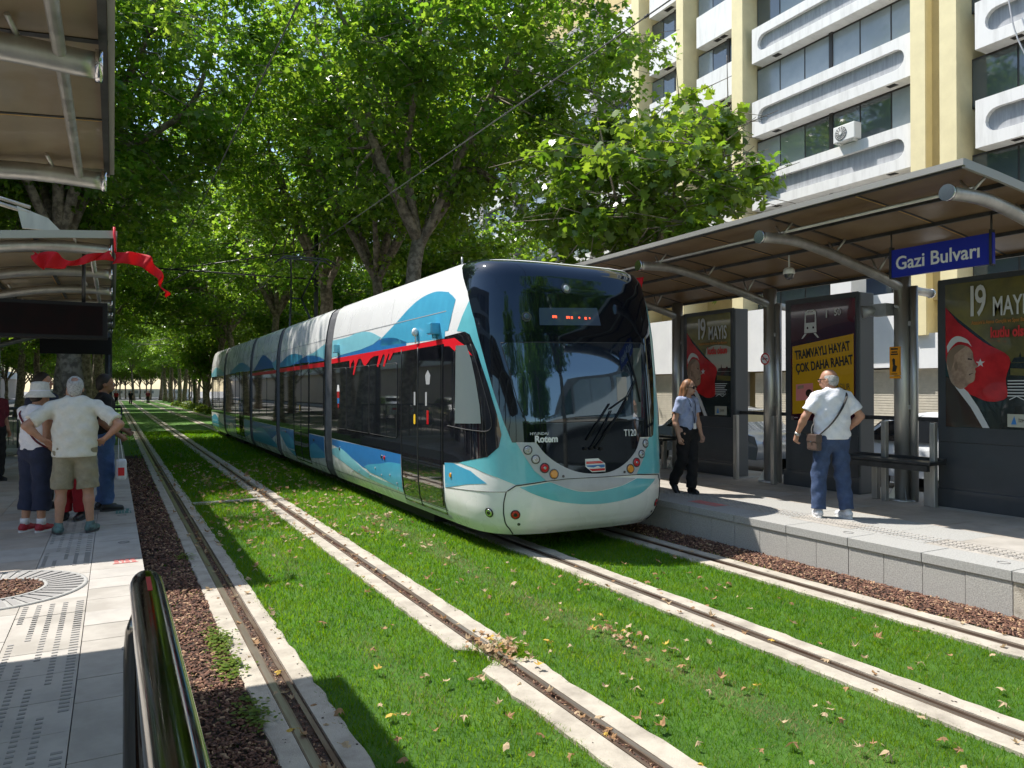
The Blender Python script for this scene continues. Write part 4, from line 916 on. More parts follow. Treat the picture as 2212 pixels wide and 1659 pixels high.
class Poster:
    """flat artwork on a cabinet front; points are (y, z)"""
    def __init__(s, r): s.r = r; s.k = 0
    def poly(s, pts, m, name='artwork'):
        s.k += 1; x = XF-.0035-.0012*s.k; b = MB(); b.prism([(x,y,z) for y, z in pts], (.001,0,0)); return b.build(name, m, s.par)
    def sheet(s, ya, yb, z0, z1, m):
        s.par = s.r; s.k = 0; s.par = s.poly([(ya,z0),(yb,z0),(yb,z1),(ya,z1)], m, 'poster'); return s.par
    def txt(s, t, y, z, size, m, xs=1, align='LEFT', rot=0, bold=0):
        s.k += 1; x = XF-.0045-.0012*s.k; c, sn = math.cos(rot), math.sin(rot)
        return text(t, size, (x,y,z), (0,-c,sn), (0,sn,c), m, 'lettering', s.par, xs, align, bold, .0006)
def flag_poster(r, dy, dim=False):
    P = Poster(r); f = lambda L: [(y+dy, z) for y, z in L]
    P.sheet(5.58+dy, 4.50+dy, 1.37, 3.14, M['p_dark'])
    P.poly(f([(5.58,3.14),(4.50,3.14),(4.50,2.2),(4.84,2.2),(5.10,2.42),(5.42,2.70),(5.58,2.86)]), M['p_olive'])
    P.poly(f(smooth_curve([(5.08,2.55),(4.86,2.6),(4.6,2.58)],4)+[(4.50,2.55),(4.50,2.14),(4.81,2.14),(4.84,2.22),(5.1,2.42)]), M['p_pale'] if dim else M['p_olive'])
    P.poly(f([(4.81,2.145),(4.50,2.145),(4.50,2.20),(4.56,2.20),(4.58,2.23),(4.62,2.20),(4.70,2.205),(4.715,2.27),(4.725,2.205),(4.78,2.20)]), M['p_dark'])
    P.poly(f([(4.82,2.08),(4.50,2.06),(4.50,1.98),(4.82,2.0)]), M['p_olive'])
    P.poly(f([(5.575,2.86)]+smooth_curve([(5.42,2.66),(5.12,2.40),(4.83,2.21),(4.87,1.96),(4.86,1.74),(5.06,1.69),(5.27,1.77)],4)+[(5.5,1.9),(5.575,2.2)]), M['p_red'])
    P.poly(f(smooth_curve([(5.56,2.37),(5.50,2.46),(5.42,2.49),(5.31,2.44),(5.255,2.35)],4)+smooth_curve([(5.30,2.395),(5.42,2.42),(5.50,2.36),(5.55,2.29)],4)), M['txt_grey'])
    st = []; 
    for i in range(10):
        a = math.pi/2+i*math.pi/5; rr = .055 if i % 2 == 0 else .022; st.append((5.155+rr*math.cos(a), 2.15+rr*math.sin(a)))
    P.poly(f(st), M['txt_grey'])
    P.poly(f([(5.575,2.0),(5.50,1.96),(5.42,1.86),(5.27,1.75),(5.16,1.55),(5.07,1.375),(5.575,1.375)]), M['p_suit'])
    P.poly(f([(5.52,1.97),(5.44,1.93),(5.30,1.80),(5.18,1.62),(5.05,1.375),(5.13,1.375),(5.27,1.62),(5.45,1.86)]), M['txt_grey'])
    # a plain man's head in profile, looking right
    P.poly(f(smooth_curve([(5.50,1.92),(5.545,2.06),(5.56,2.2),(5.52,2.31),(5.42,2.375),(5.31,2.36),(5.245,2.29),(5.235,2.21),(5.215,2.16),(5.185,2.11),(5.215,2.085),(5.205,2.05),(5.215,2.02),(5.215,1.98),(5.235,1.93),(5.29,1.90),(5.33,1.86),(5.40,1.84)],3,True)), M['p_skin'])
    P.poly(f(smooth_curve([(5.515,2.06),(5.56,2.2),(5.52,2.315),(5.42,2.38),(5.33,2.365),(5.40,2.31),(5.46,2.26),(5.475,2.17)],3,True)), M['p_hair'])
    P.poly(f([(5.30,2.215),(5.25,2.205),(5.25,2.19),(5.30,2.195)]), M['p_suit']); P.poly(f([(5.285,2.02),(5.225,2.035),(5.285,2.005)]), M['p_suit']); P.poly(f(smooth_curve([(5.44,2.18),(5.465,2.12),(5.44,2.06),(5.42,2.12)],3,True)), M['p_hair'])
    P.txt('1', 5.32+dy, 2.88, .52, M['txt_grey'], .6, bold=.006); P.txt('9', 5.215+dy, 2.88, .52, M['txt_grey'], .55, bold=.006); P.txt('MAYIS', 5.01+dy, 2.80, .32, M['txt_grey'], .50, bold=.004)
    P.txt("Atatürk'ü Anma Gençlik ve Spor Bayramı", 5.25+dy, 2.635, .066, M['txt_orange'], .62); P.txt('kutlu olsun', 5.03+dy, 2.50, .17, M['txt_red'], .62, bold=.006)
    for k in range(6): P.poly(f([(4.84,1.94-.035*k),(4.56+.03*(k%3),1.94-.035*k),(4.56+.03*(k%3),1.928-.035*k),(4.84,1.928-.035*k)]), M['txt_grey'])
    P.poly(f([(4.82,1.72),(4.74,1.76),(4.66,1.72),(4.58,1.77),(4.58,1.76),(4.66,1.71),(4.74,1.75),(4.82,1.71)]), M['txt_grey'])
    P.poly(f([(4.84,1.40),(4.56,1.40),(4.56,1.55),(4.84,1.55)]), M['p_pale']); P.poly(f([(4.80,1.43),(4.74,1.43),(4.765,1.53)]), M['mid_blue']); P.txt('İZMİR', 4.72+dy, 1.475, .05, M['txt_black'], .7)
flag_poster(c3, 0.0); flag_poster(c1, 4.74, True)
P = Poster(c2); P.sheet(7.98, 6.86, 1.37, 3.13, M['p_maroon'])
P.poly([(7.95,2.49),(6.885,2.62),(6.885,1.56),(7.95,1.46)], M['p_yellow'])
P.txt('TRAMVAYLI HAYAT', 7.90, 2.325+.02, .185, M['txt_black'], .59, rot=math.radians(6.2), bold=.006); P.txt('ÇOK DAHA RAHAT', 7.885, 2.125+.02, .185, M['txt_black'], .61, rot=math.radians(6.2), bold=.006)
P.txt('7/24 ULAŞILIR', 7.42, 1.84, .13, M['txt_black'], .6, rot=math.radians(4))
P.poly([(7.88,1.66),(7.57,1.69),(7.57,1.93),(7.88,1.91)], M['stencil_red']); P.poly([(7.85,1.84),(7.74,1.85),(7.74,1.90),(7.85,1.89)], M['p_skin'])
P.poly([(7.64+.06*math.cos(a), 1.78+.06*math.sin(a)) for a in np.linspace(0, 6.28, 16, endpoint=False)], M['p_suit'])
# tram pictogram
P.poly([(7.72,2.68),(7.71,2.99),(7.66,3.02),(7.55,3.02),(7.51,2.99),(7.50,2.68)], M['txt_grey']); P.poly([(7.69,2.83),(7.69,2.95),(7.53,2.95),(7.53,2.83)], M['p_maroon']); P.poly([(7.66,3.005),(7.66,2.985),(7.56,2.985),(7.56,3.005)], M['p_maroon'])
for yy in (7.66,7.555): P.poly([(yy+.017*math.cos(a), 2.755+.017*math.sin(a)) for a in np.linspace(0, 6.28, 10, endpoint=False)], M['p_maroon'])
P.poly([(7.71,2.67),(7.67,2.67),(7.74,2.60),(7.77,2.60)], M['txt_grey']); P.poly([(7.55,2.67),(7.51,2.67),(7.45,2.60),(7.48,2.60)], M['txt_grey'])
P.txt('50', 7.19, 2.94, .14, M['txt_grey'], .8); P.poly([(7.33,2.88),(7.31,2.88),(7.315,2.99),(7.325,2.99)], M['txt_grey']); P.txt('www', 7.90, 1.41, .03, M['txt_grey'])
# benches, bars and posts between the cabinets
def lean_bench(ya, yb, yp, label):
    r = thing('leaning_bench', label, 'leaning bench', (8.95,(ya+yb)/2,.37), 'leaning benches of the right shelter')
    b = MB(); b.box((8.72,yb,.90),(9.06,ya,.945), 0, .012); b.box((8.70,yb+.02,.83),(8.76,ya-.02,.90), 0); b.box((9.02,yb,.945),(9.07,ya,.98), 0); b.build('seat', M['steel_dark'], r)
    for yy in yp:
        b = MB(); b.box((8.98,yy-.04,.37),(9.06,yy+.04,.90), 0, .008); b.build('leg', M['steel'], r)
    return r
lean_bench(6.78, 5.52, (6.45,5.72), 'dark leaning bench on steel legs beside the nearest cabinet'); lean_bench(11.9, 10.5, (11.6,10.8), 'dark leaning bench half hidden behind the nose of the tram')
def rail_between(ya, yb, posts, label):
    r = thing('barrier_rail', label, 'barrier rail', (9.3,(ya+yb)/2,.37), 'barrier rails between the cabinets')
    b = MB(); b.box((9.27,yb,1.42),(9.33,ya,1.475)); b.build('rail', M['steel_dark'], r)
    for yy in posts:
        b = MB(); b.box((8.93,yy-.035,.37),(9.0,yy+.035,1.42), 0, .01); b.build('post', M['steel'], r)
rail_between(6.79, 5.71, (6.28,5.62), 'dark rail and two steel posts beside the pole under the station sign'); rail_between(9.15, 8.12, (8.93,8.15), 'dark rail and two steel posts beside the pole with the no smoking sign')
# small signs on the poles
ns = thing('no_smoking_sign', 'round no smoking sticker on the shelter pole right of the woman', 'sign', (9.13,8.45,2.32))
b = MB()
def arcpts(r0, r1, k=24): 
    return [(9.110, 8.45+r*math.cos(a)*-1, 2.32+r*math.sin(a)) for r in (r0, r1) for a in np.linspace(0, 2*math.pi, k, endpoint=False)]
b.tube([(9.112,8.45,2.32),(9.135,8.45,2.32)], .095, 24, 0)
k = 24; b.add(arcpts(.072,.095), [(i, (i+1) % k, (i+1) % k+k, i+k) for i in range(k)], 1)
b.box((9.1065,8.40,2.312),(9.1095,8.50,2.328), 2); b.prism([(9.105,8.51,2.385),(9.105,8.52,2.375),(9.105,8.39,2.255),(9.105,8.38,2.265)], (.001,0,0), 1)
b.build('sticker', [M['txt_white'], M['txt_red'], M['txt_black']], ns)
ws_ = thing('warning_sign', 'orange vertical warning sign on the pole under the station sign', 'sign', (9.13,6.2,2.1))
b = MB(); b.box((9.098,6.16,2.02),(9.135,6.30,2.40)); b.box((9.098,6.16,1.98),(9.135,6.30,2.01), 0); b.build('panel', M['sign_orange'], ws_)
b = MB()
for z, h, w in ((2.36,.02,.05),(2.32,.018,.04),(2.29,.018,.05)): b.box((9.095,6.23-w,z),(9.098,6.23+w,z+h))
b.prism([(9.095,6.26,2.07),(9.095,6.21,2.07),(9.095,6.19,2.14),(9.095,6.22,2.16),(9.095,6.22,2.23),(9.095,6.24,2.25),(9.095,6.26,2.23),(9.095,6.25,2.15)], (.002,0,0)); b.box((9.095,6.19,2.035),(9.098,6.27,2.045)); b.build('pictogram', M['txt_black'], ws_)
# ------------------------------------------------------------------ left platform furniture
lb = thing('display_board', 'black departure display board hanging under the far left shelter', 'display board', (-1.0,9.6,3.0))
b = MB(); b.box((-1.75,9.55,2.40),(-.06,9.75,2.81), 0, .012); b.build('casing', M['plastic_dark'], lb); b = MB(); b.box((-1.70,9.545,2.44),(-.11,9.552,2.77)); b.build('screen', M['led_board'], lb)
b = MB(); b.tube([(-1.5,9.65,2.81),(-1.5,9.65,3.2)], .02, 8); b.tube([(-.3,9.65,2.81),(-.3,9.65,3.36)], .02, 8); b.build('hanger', M['steel_dark'], lb)
lb2 = thing('display_board', 'dark display board low under the far end of the left shelter roof', 'display board', (-.6,18.9,3.0))
b = MB(); b.box((-1.4,18.8,2.62),(-.05,19.0,3.0), 0, .012); b.build('casing', M['plastic_dark'], lb2); b = MB(); b.tube([(-1.2,18.9,3.0),(-1.2,18.9,3.3)], .02, 8); b.tube([(-.2,18.9,3.0),(-.2,18.9,3.4)], .02, 8); b.build('hanger', M['steel_dark'], lb2)
# steel hand rail in the foreground
hr = thing('handrail', 'polished steel handrail standing on the left platform in the foreground', 'handrail', (.08,1.6,.3))
b = MB(); b.tube([(.088,y,1.255) for y in np.linspace(-.35,2.42,24)]+[(.088,2.455,1.252),(.088,2.478,1.244)], [.045]*24+[.043,.032], 28); b.build('rail', M['steel_polished'], hr)
b = MB(); b.tube([(.052,2.30,.3),(.052,2.30,1.10),(.056,2.28,1.17),(.07,2.26,1.215)], .026, 16); b.build('leg', M['steel_polished'], hr); b = MB(); b.tube([(.052,.35,.3),(.052,.35,1.10),(.07,.37,1.215)], .026, 16); b.build('leg', M['steel_polished'], hr)
b = MB(); b.box((.082,2.18,1.2995),(.094,2.34,1.3008)); b.build('sticker', M['txt_red'], hr)
# posts, cabinets and bins at the back of the left platform
def lcab(ya, yb, label):
    r = thing('poster_cabinet', label, 'advertising cabinet', (-2.6,(ya+yb)/2,.3), 'poster cabinets of the left shelter')
    b = MB(); b.box((-2.75,ya,.3),(-2.5,yb,3.0), 0, .015); b.build('body', M['cab_side'], r); b = MB(); b.box((-2.5,ya+.04,1.1),(-2.485,yb-.04,2.9)); b.build('glass_frame', M['cabinet'], r)
lcab(15.2,16.5,'grey cabinet at the back of the left shelter, behind the far group'); lcab(19.7,21.0,'farther grey cabinet at the back of the left shelter')
fe = thing('end_fence', 'low dark fence across the far end of the left platform', 'fence', (-1,23.2,.3))
b = MB()
for x in np.arange(-3.4,.21,.4): b.tube([(x,23.2,.3),(x,23.2,1.35)], .022, 8)
b.tube([(-3.4,23.2,1.35),(.2,23.2,1.35)], .026, 8); b.build('frame', M['steel_dark'], fe)
b = MB()
for x in np.arange(-3.3,.15,.1): b.tube([(x,23.2,.4),(x,23.2,1.33)], .008, 5)
b.build('bars', M['steel_dark'], fe)
b = MB(); b.tube([(-.12,22.6,.0),(-.12,22.6,3.6)], .09, 14); b.box((-.26,22.46,.3),(.02,22.74,.33))
tag(b.build('end_post', M['steel_dark'], org=(-.12,22.6,0)), 'dark steel post at the far end of the left platform', 'post')
# ------------------------------------------------------------------ flags
def ribbon(name, label, pts, width, seed, m, cat='flag'):
    """cloth strip: pts = (top edge point, drop) along its length"""
    P = smooth_curve([p for p, w in pts], 6); Wd = [w[0] for w in smooth_curve([(w, 0) for p, w in pts], 6)]
    n = 7; vs = []; r = random.Random(seed)
    for i, p in enumerate(P):
        for j in range(n):
            t = j/(n-1); vs.append((p[0]+.02*math.sin(i*.55+t*4), p[1]+.035*math.sin(i*.7+t*2.4), p[2]-Wd[i]*t))
    b = MB(); b.add(vs, [(i*n+j, i*n+j+1, (i+1)*n+j+1, (i+1)*n+j) for i in range(len(P)-1) for j in range(n-1)], 0, True)
    o = b.build(name, m, org=pts[0][0]); s = o.modifiers.new('thick', 'SOLIDIFY'); s.thickness = .004; return tag(o, label, cat)
ribbon('flag', 'red flag blown out from the edge of the far left shelter roof', [((.0,8.92,3.30),.13),((.14,8.92,3.305),.13),((.28,8.92,3.30),.15),((.38,8.92,3.23),.17),((.45,8.92,3.11),.13),((.47,8.92,2.97),.08),((.53,8.92,2.89),.05)], .2, 1, M['flag_red'])
ribbon('flag', 'crumpled red flag hanging in folds under the far left shelter roof', [((-.73,8.9,3.24),.05),((-.67,8.9,3.20),.13),((-.60,8.9,3.25),.18),((-.48,8.9,3.22),.14),((-.40,8.9,3.16),.05),((-.28,8.9,3.22),.08),((-.15,8.9,3.27),.08),((-.02,8.9,3.30),.11)], .2, 2, M['flag_red'])
b = MB(); b.tube([(.0,8.93,3.56),(.012,8.93,3.30)], .012, 8); tag(b.build('flag_pole', M['red_paint'], org=(0,8.93,3.56)), 'short red flag holder at the corner of the far left shelter roof', 'flag holder')
ribbon('flag', 'dark red flag hanging under the right shelter beside the tram roof', [((6.60,8.75,3.44),.10),((6.68,8.73,3.46),.34),((6.78,8.71,3.48),.46),((6.88,8.68,3.49),.40)], .5, 3, M['flag_red'])
# ------------------------------------------------------------------ office building beyond the right road
ob = thing('office_building', 'cream columned office block with white balconies and rounded recesses', 'building', (26,16,0))
WX = 22.75
FL = [(5.95,7.35),(8.90,10.30),(11.80,13.18),(14.72,16.08),(17.65,19.0),(20.6,21.95)]
FN = [(5.75,7.1),(8.45,9.8),(11.18,12.52),(13.91,15.27),(16.62,17.95),(19.35,20.7)]
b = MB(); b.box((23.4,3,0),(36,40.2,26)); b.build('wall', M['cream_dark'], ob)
COLS = [(28.70,28.13),(25.46,25.01),(22.11,21.53),(14.49,14.01),(13.56,13.05)]
def column(y1, y0, z0=3.52): 
    b = MB(); b.box((22.0,y0,z0),(23.5,y1,26), 0); return b.build('column', M['cream'], ob)
for y1, y0 in COLS: column(y1, y0)
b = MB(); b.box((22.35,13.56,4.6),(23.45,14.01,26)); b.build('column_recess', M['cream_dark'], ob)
for y1, y0 in ((5.2,4.7),(4.25,3.75)): column(y1, y0)
def stadium(y0, y1, z0, z1, n=8):
    r = (z1-z0)/2; zc = (z0+z1)/2; out = []
    for k in range(n+1): a = -math.pi/2+math.pi*k/n; out.append((y1-r+r*math.cos(a), zc+r*math.sin(a)))
    for k in range(n+1): a = math.pi/2+math.pi*k/n; out.append((y0+r+r*math.cos(a), zc+r*math.sin(a)))
    return out
def spandrel(y0, y1, z0, z1, recess=True):
    """balcony front; with a real rounded recess in its face"""
    X = 22.22; b = MB()
    if recess:
        H = stadium(y0+.28, y1-.28, z0+.36, z1-.36, 8); n = len(H); R = []
        # outer rectangle points matched to the recess outline
        for (y, z) in H:
            yc = (y0+y1)/2; zc = (z0+z1)/2
            R.append((y, z))
        bm = bmesh.new(); ov = [bm.verts.new((X, y, z)) for y, z in ((y0,z0),(y1,z0),(y1,z1),(y0,z1))]; iv = [bm.verts.new((X, y, z)) for y, z in H]
        es = [bm.edges.new((L[i], L[(i+1) % len(L)])) for L in (ov, iv) for i in range(len(L))]
        bmesh.ops.triangle_fill(bm, edges=es, use_beauty=True); bm.verts.index_update()
        fs = []
        for f in bm.faces:
            c = f.calc_center_median(); ins = all(False for _ in ()) ; fs.append([v.index for v in f.verts])
        hv = set(v.index for v in iv); fs = [f for f in fs if not all(i in hv for i in f)]
        b.add([v.co for v in bm.verts], fs); bm.free()
        D = .16; b.add([(X,y,z) for y, z in H]+[(X+D,y,z) for y, z in H], [(i, (i+1) % n, (i+1) % n+n, i+n) for i in range(n)], 0)
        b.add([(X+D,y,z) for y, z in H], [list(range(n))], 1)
        b.add([(X,y0,z0),(X,y1,z0),(X,y1,z1),(X,y0,z1),(WX+.3,y0,z0),(WX+.3,y1,z0),(WX+.3,y1,z1),(WX+.3,y0,z1)], [(0,1,5,4),(3,7,6,2),(0,4,7,3),(1,2,6,5)], 0)
    else: b.box((X,y0,z0),(WX+.3,y1,z1), 0, .0)
    for yy in (y0+.7, y1-1.2): b.box((X+.12,yy,z0-.012),(X+.34,yy+.3,z0+.002), 2)
    return b.build('balcony', [M['bal_white'], M['bal_grey'], M['win_dark']], ob)
rw = random.Random(8)
def window_band(y0, y1, z0, z1, n, style='blind', mull=.06):
    b = MB(); b.box((WX+.05,y0,z0),(WX+.12,y1,z1)); 
    w = b.build('window', M['win_dark'], ob); L = (y1-y0)/n; b = MB()
    for k in range(n):
        st = style if style != 'mix' else rw.choice(['blind','glass','glass','green'])
        mi = {'blind':1,'glass':0,'green':2}[st]
        b.box((WX+.03,y0+k*L+mull/2,z0+.05),(WX+.05,y0+(k+1)*L-mull/2,z1-.08), mi)
    b.build('pane', [M['win_glass'], M['win_blind'], M['win_green']], w)
    b = MB(); b.box((WX-.02,y0+L*(n//2)-.07,z0),(WX+.045,y0+L*(n//2)+.07,z1)); b.build('mullion', M['win_dark'], w)
for i, (z0, z1) in enumerate(FL):
    spandrel(14.56, 21.24, z0, z1)
    spandrel(5.35, 12.63, z0, z1)
    if i+1 < len(FL):
        window_band(14.5, 21.5, z1, FL[i+1][0], 6, 'mix' if i != 2 else 'blind'); window_band(5.2, 13.05, z1, FL[i+1][0], 6, 'glass')
window_band(14.5, 21.5, 4.7, 5.95, 6, 'glass'); window_band(5.2, 13.05, 4.7, 5.95, 6, 'glass')
for i, (z0, z1) in enumerate(FN):
    for y0, y1 in ((22.15,24.0+.4),(25.5,27.6),(28.75,31.6)):
        spandrel(y0, y1, z0, z1, False)
        if i+1 < len(FN): window_band(y0, y1+.5, z1, FN[i+1][0], 3, 'mix')
# ground floor: white fascia, shutters
b = MB(); b.box((22.1,3.2,3.1),(22.7,12.9,4.6)); b.box((22.1,14.4,2.55),(22.7,40,4.95)); b.box((22.15,12.9,2.5),(22.7,14.4,3.58)); b.build('fascia', M['white_panel'], ob)
for y0, y1 in ((13.2,16.6),(9.2,12.8),(5,9),(16.9,21.3),(22.4,27.8)):
    b = MB(); z = .12
    while z < 2.45: b.box((22.42,y0,z),(22.50,y1,z+.07)); b.box((22.455,y0,z+.07),(22.52,y1,z+.085)); z += .085
    b.build('shutter', M['shutter'], ob)
b = MB(); b.box((22.38,3.2,.07),(22.9,40,.12)); 
for yy in (4.8,9.1,12.95,16.75,21.9,28.3): b.box((22.35,yy-.15,.07),(22.6,yy+.15,2.6))
b.build('shop_pier', M['grey_wall'], ob)
# shop signs under the balconies
def shop_sign(y0, y1, z0, z1, m, s, tm, label, xs=.9):
    r = thing('shop_sign', label, 'shop sign', (22.0,(y0+y1)/2,z0)); b = MB(); b.box((21.96,y0,z0),(22.1,y1,z1)); b.build('panel', m, r)
    text(s, (z1-z0)*.8, (21.955,(y0+y1)/2,(z0+z1)/2), (0,-1,0), (0,0,1), tm, 'lettering', r, xs)
M['p_brick'] = mat('sign_brick', (.45,.13,.04), .5)
shop_sign(8.9, 10.9, 4.75, 5.45, M['p_brick'], 'İDA', M['txt_white'], 'brick red shop sign with white letters above the nearest poster cabinet')
shop_sign(16.4, 17.2, 5.05, 5.75, M['sign_blue'], 'E', M['txt_white'], 'small blue shop sign seen beside the shelter pole')
b = MB(); b.box((21.3,16.1,4.95),(22.05,16.9,5.75)); b.box((21.28,16.0,4.9),(21.32,17.0,5.0), 1); tag(b.build('shop_sign', [M['white_panel'], M['p_brick']], org=(21.7,16.5,4.95)), 'white and red projecting shop sign behind the shelter loudspeaker', 'shop sign')
# air conditioners on the balconies
def ac(y0, y1, z0, h, label, x=21.95):
    r = thing('air_conditioner', label, 'air conditioner', (x+.2,(y0+y1)/2,z0), 'air conditioners on the office balconies')
    b = MB(); b.box((x,y0,z0+.05),(x+.36,y1,z0+h), 0, .02); b.box((x+.05,y0+.1,z0),(x+.3,y0+.16,z0+.05)); b.box((x+.05,y1-.16,z0),(x+.3,y1-.1,z0+.05)); b.build('casing', M['ac_white'], r)
    yc = y1-(y1-y0)*.36; zc = z0+.05+(h-.05)/2; R = (h-.05)*.42
    b = MB(); b.tube([(x-.012,yc,zc),(x+.002,yc,zc)], R, 24, 0); 
    for q in (.35,.6,.85): b.add([(x-.016,yc+R*q*s*math.cos(a),zc+R*q*s*math.sin(a)) for s in (1,.93) for a in np.linspace(0,6.2832,24,endpoint=False)], [(i,(i+1)%24,(i+1)%24+24,i+24) for i in range(24)], 1)
    for a in range(6): an = a*math.pi/6; c, s = math.cos(an)*R, math.sin(an)*R; b.tube([(x-.016,yc-c,zc-s),(x-.016,yc+c,zc+s)], .007, 4, 1)
    b.tube([(x-.03,yc,zc),(x-.012,yc,zc)], R*.2, 12, 1); b.build('fan_grille', [M['ac_dark'], M['ac_white']], r)
ac(16.45, 17.28, 10.30, .60, 'white air conditioner standing on the middle balcony above the shelter'); ac(20.3, 21.1, 10.02, .62, 'air conditioner half hidden by the young tree on the balcony', 21.85)
b = MB(); pts = smooth_curve([(22.1,11.7,13.2),(21.9,11.3,11.5),(22.0,10.6,9.9),(22.2,9.9,9.0)], 6); b.tube(pts, .02, 6); tag(b.build('loose_cable', M['bal_grey'], org=(22,11,9)), 'pale cable dangling down the front of the office block', 'cable')
# opened casement
b = MB(); b.prism([(22.3,23.6,12.95),(22.3,22.9,12.95),(21.75,22.9,12.62),(21.75,23.6,12.62)], (0,0,.03)); tag(b.build('open_casement', M['win_dark'], org=(22.3,23.3,12.8)), 'open dark casement sticking out of the narrow office window', 'window sash')
# ------------------------------------------------------------------ neighbours
def block(name, label, x0, x1, y0, y1, h, storey, z0, wallm, frontx, bays, pil=True, groundz=4.0, dirx=-1):
    r = thing(name, label, 'building', ((x0+x1)/2,(y0+y1)/2,0)); b = MB(); b.box((x0,y0,0),(x1,y1,h)); b.build('wall', wallm, r)
    L = (y1-y0)/bays; z = z0
    fx = frontx
    while z+storey < h:
        b = MB(); b.box((fx+dirx*.25,y0+.1,z),(fx-dirx*.02,y1-.1,z+storey*.42)); b.build('balcony', M['bal_white'], r)
        for k in range(bays):
            ya = y0+k*L+.35; yb = y0+(k+1)*L-.35
            b = MB(); b.box((fx+dirx*.03,ya,z+storey*.42),(fx-dirx*.05,yb,z+storey-.03)); w = b.build('window', M['win_dark'], r)
            b = MB(); m = (ya+yb)/2
            for a, c in ((ya+.06,m-.05),(m+.05,yb-.06)): b.box((fx+dirx*.045,a,z+storey*.42+.06),(fx+dirx*.02,c,z+storey-.10), rw.randrange(2))
            b.build('pane', [M['win_glass'], M['win_blind']], w)
        z += storey
    if pil:
        for k in range(bays+1):
            y = y0+k*L; b = MB(); b.box((fx+dirx*.5,y-.3,0),(fx-dirx*.02,y+.3,h)); b.build('pilaster', wallm, r)
    return r
block('office_building', 'pale block with grey pilasters seen past the young tree', 22.6, 34, 32, 50, 22, 3.0, 4.9, M['grey_wall'], 22.6, 4)
block('apartment_building', 'pinkish tan building far behind the avenue trees', 22, 34, 51, 76, 20, 3.1, 4.0, M['tan_wall'], 22, 6, False)
block('apartment_building', 'distant cream building at the far end of the right street side', 22, 34, 78, 130, 18, 3.2, 4.0, M['cream'], 22, 10, False)
block('apartment_building', 'grey building behind the left shelter and its trees', -30, -18, 2, 40, 16, 3.1, 4.0, M['grey_wall'], -18, 9, False, dirx=1)
block('apartment_building', 'tan building farther along the left side of the street', -30, -18, 42, 190, 17, 3.2, 4.0, M['tan_wall'], -18, 24, False, dirx=1)
block('apartment_building', 'unseen grey building added behind the viewer for a darker windscreen reflection', -14, 20, -90, -78, 7.5, 3.2, 3.6, M['grey_wall'], 30, 3, False)  # added out of view as a darker band in the tram glass
M['reflection_wall'] = mat('dark_reflection_facade', (.17,.165,.155), .85, col2=(.13,.125,.12), scale=.6)  # wall colour kept dark for the windscreen reflection
block('office_building', 'unseen long low block added right behind the viewer for a dark windscreen reflection', 26, 38, -90, -5, 11, 3.4, 3.4, M['reflection_wall'], 26, 12, False)  # unseen block added so the windscreen mirrors a dark band
b = MB(); b.box((-14,190,0),(16,196,2.0));  # white block put where only bright glare closes the avenue
for k in range(9): b.box((-13+k*3.2,189.9,1+0),(-11+k*3.2,190,1.6), 1)
tag(b.build('far_haze_block', [M['white_panel'], M['win_blind']], org=(0,193,0)), 'low white block standing in for the bright haze at the far avenue end', 'building')
# ------------------------------------------------------------------ overhead line
def mast(x, y, label, arm):
    r = thing('catenary_mast', label, 'overhead line mast', (x,y,0), 'overhead line masts'); b = MB(); b.tube([(x,y,-.1),(x,y,8.2)], [.11,.085], 12); b.build('mast', M['steel_dark'], r)
    b = MB(); b.tube([(x,y,6.35),(arm,y,6.35)], .03, 8); b.tube([(x,y,7.6),(arm+.6,y,6.37)], .02, 6); 
    for xx in (4.955,1.65):
        if xx > arm-.2: b.tube([(xx+.9,y,6.35),(xx,y,5.78)], .02, 6)
    b.build('cantilever', M['steel_dark'], r)
for y, l in ((30.5,'dark overhead line mast behind the middle of the tram'),(56,'thin overhead line mast rising behind the rear of the tram'),(82,'farthest overhead line mast among the avenue trees')): mast(7.3, y, l, 1.4)
for x, l in ((4.955,'thin overhead wire above the tram track'),(1.655,'thin overhead wire above the empty track')):
    b = MB(); ys = list(np.linspace(-6,5,4))+list(np.linspace(9,140,30)); b.tube([(x,y,5.74+.12*math.sin(y*.06)) for y in ys], .0085, 6)
    for y in np.arange(3,26,1.6): b.tube([(x,y-.03,5.74+.12*math.sin(y*.06)),(x,y+.03,5.74+.12*math.sin(y*.06))], .016, 6)
    tag(b.build('overhead_wire', M['wire'], org=(x,0,5.7)), l, 'overhead wire')
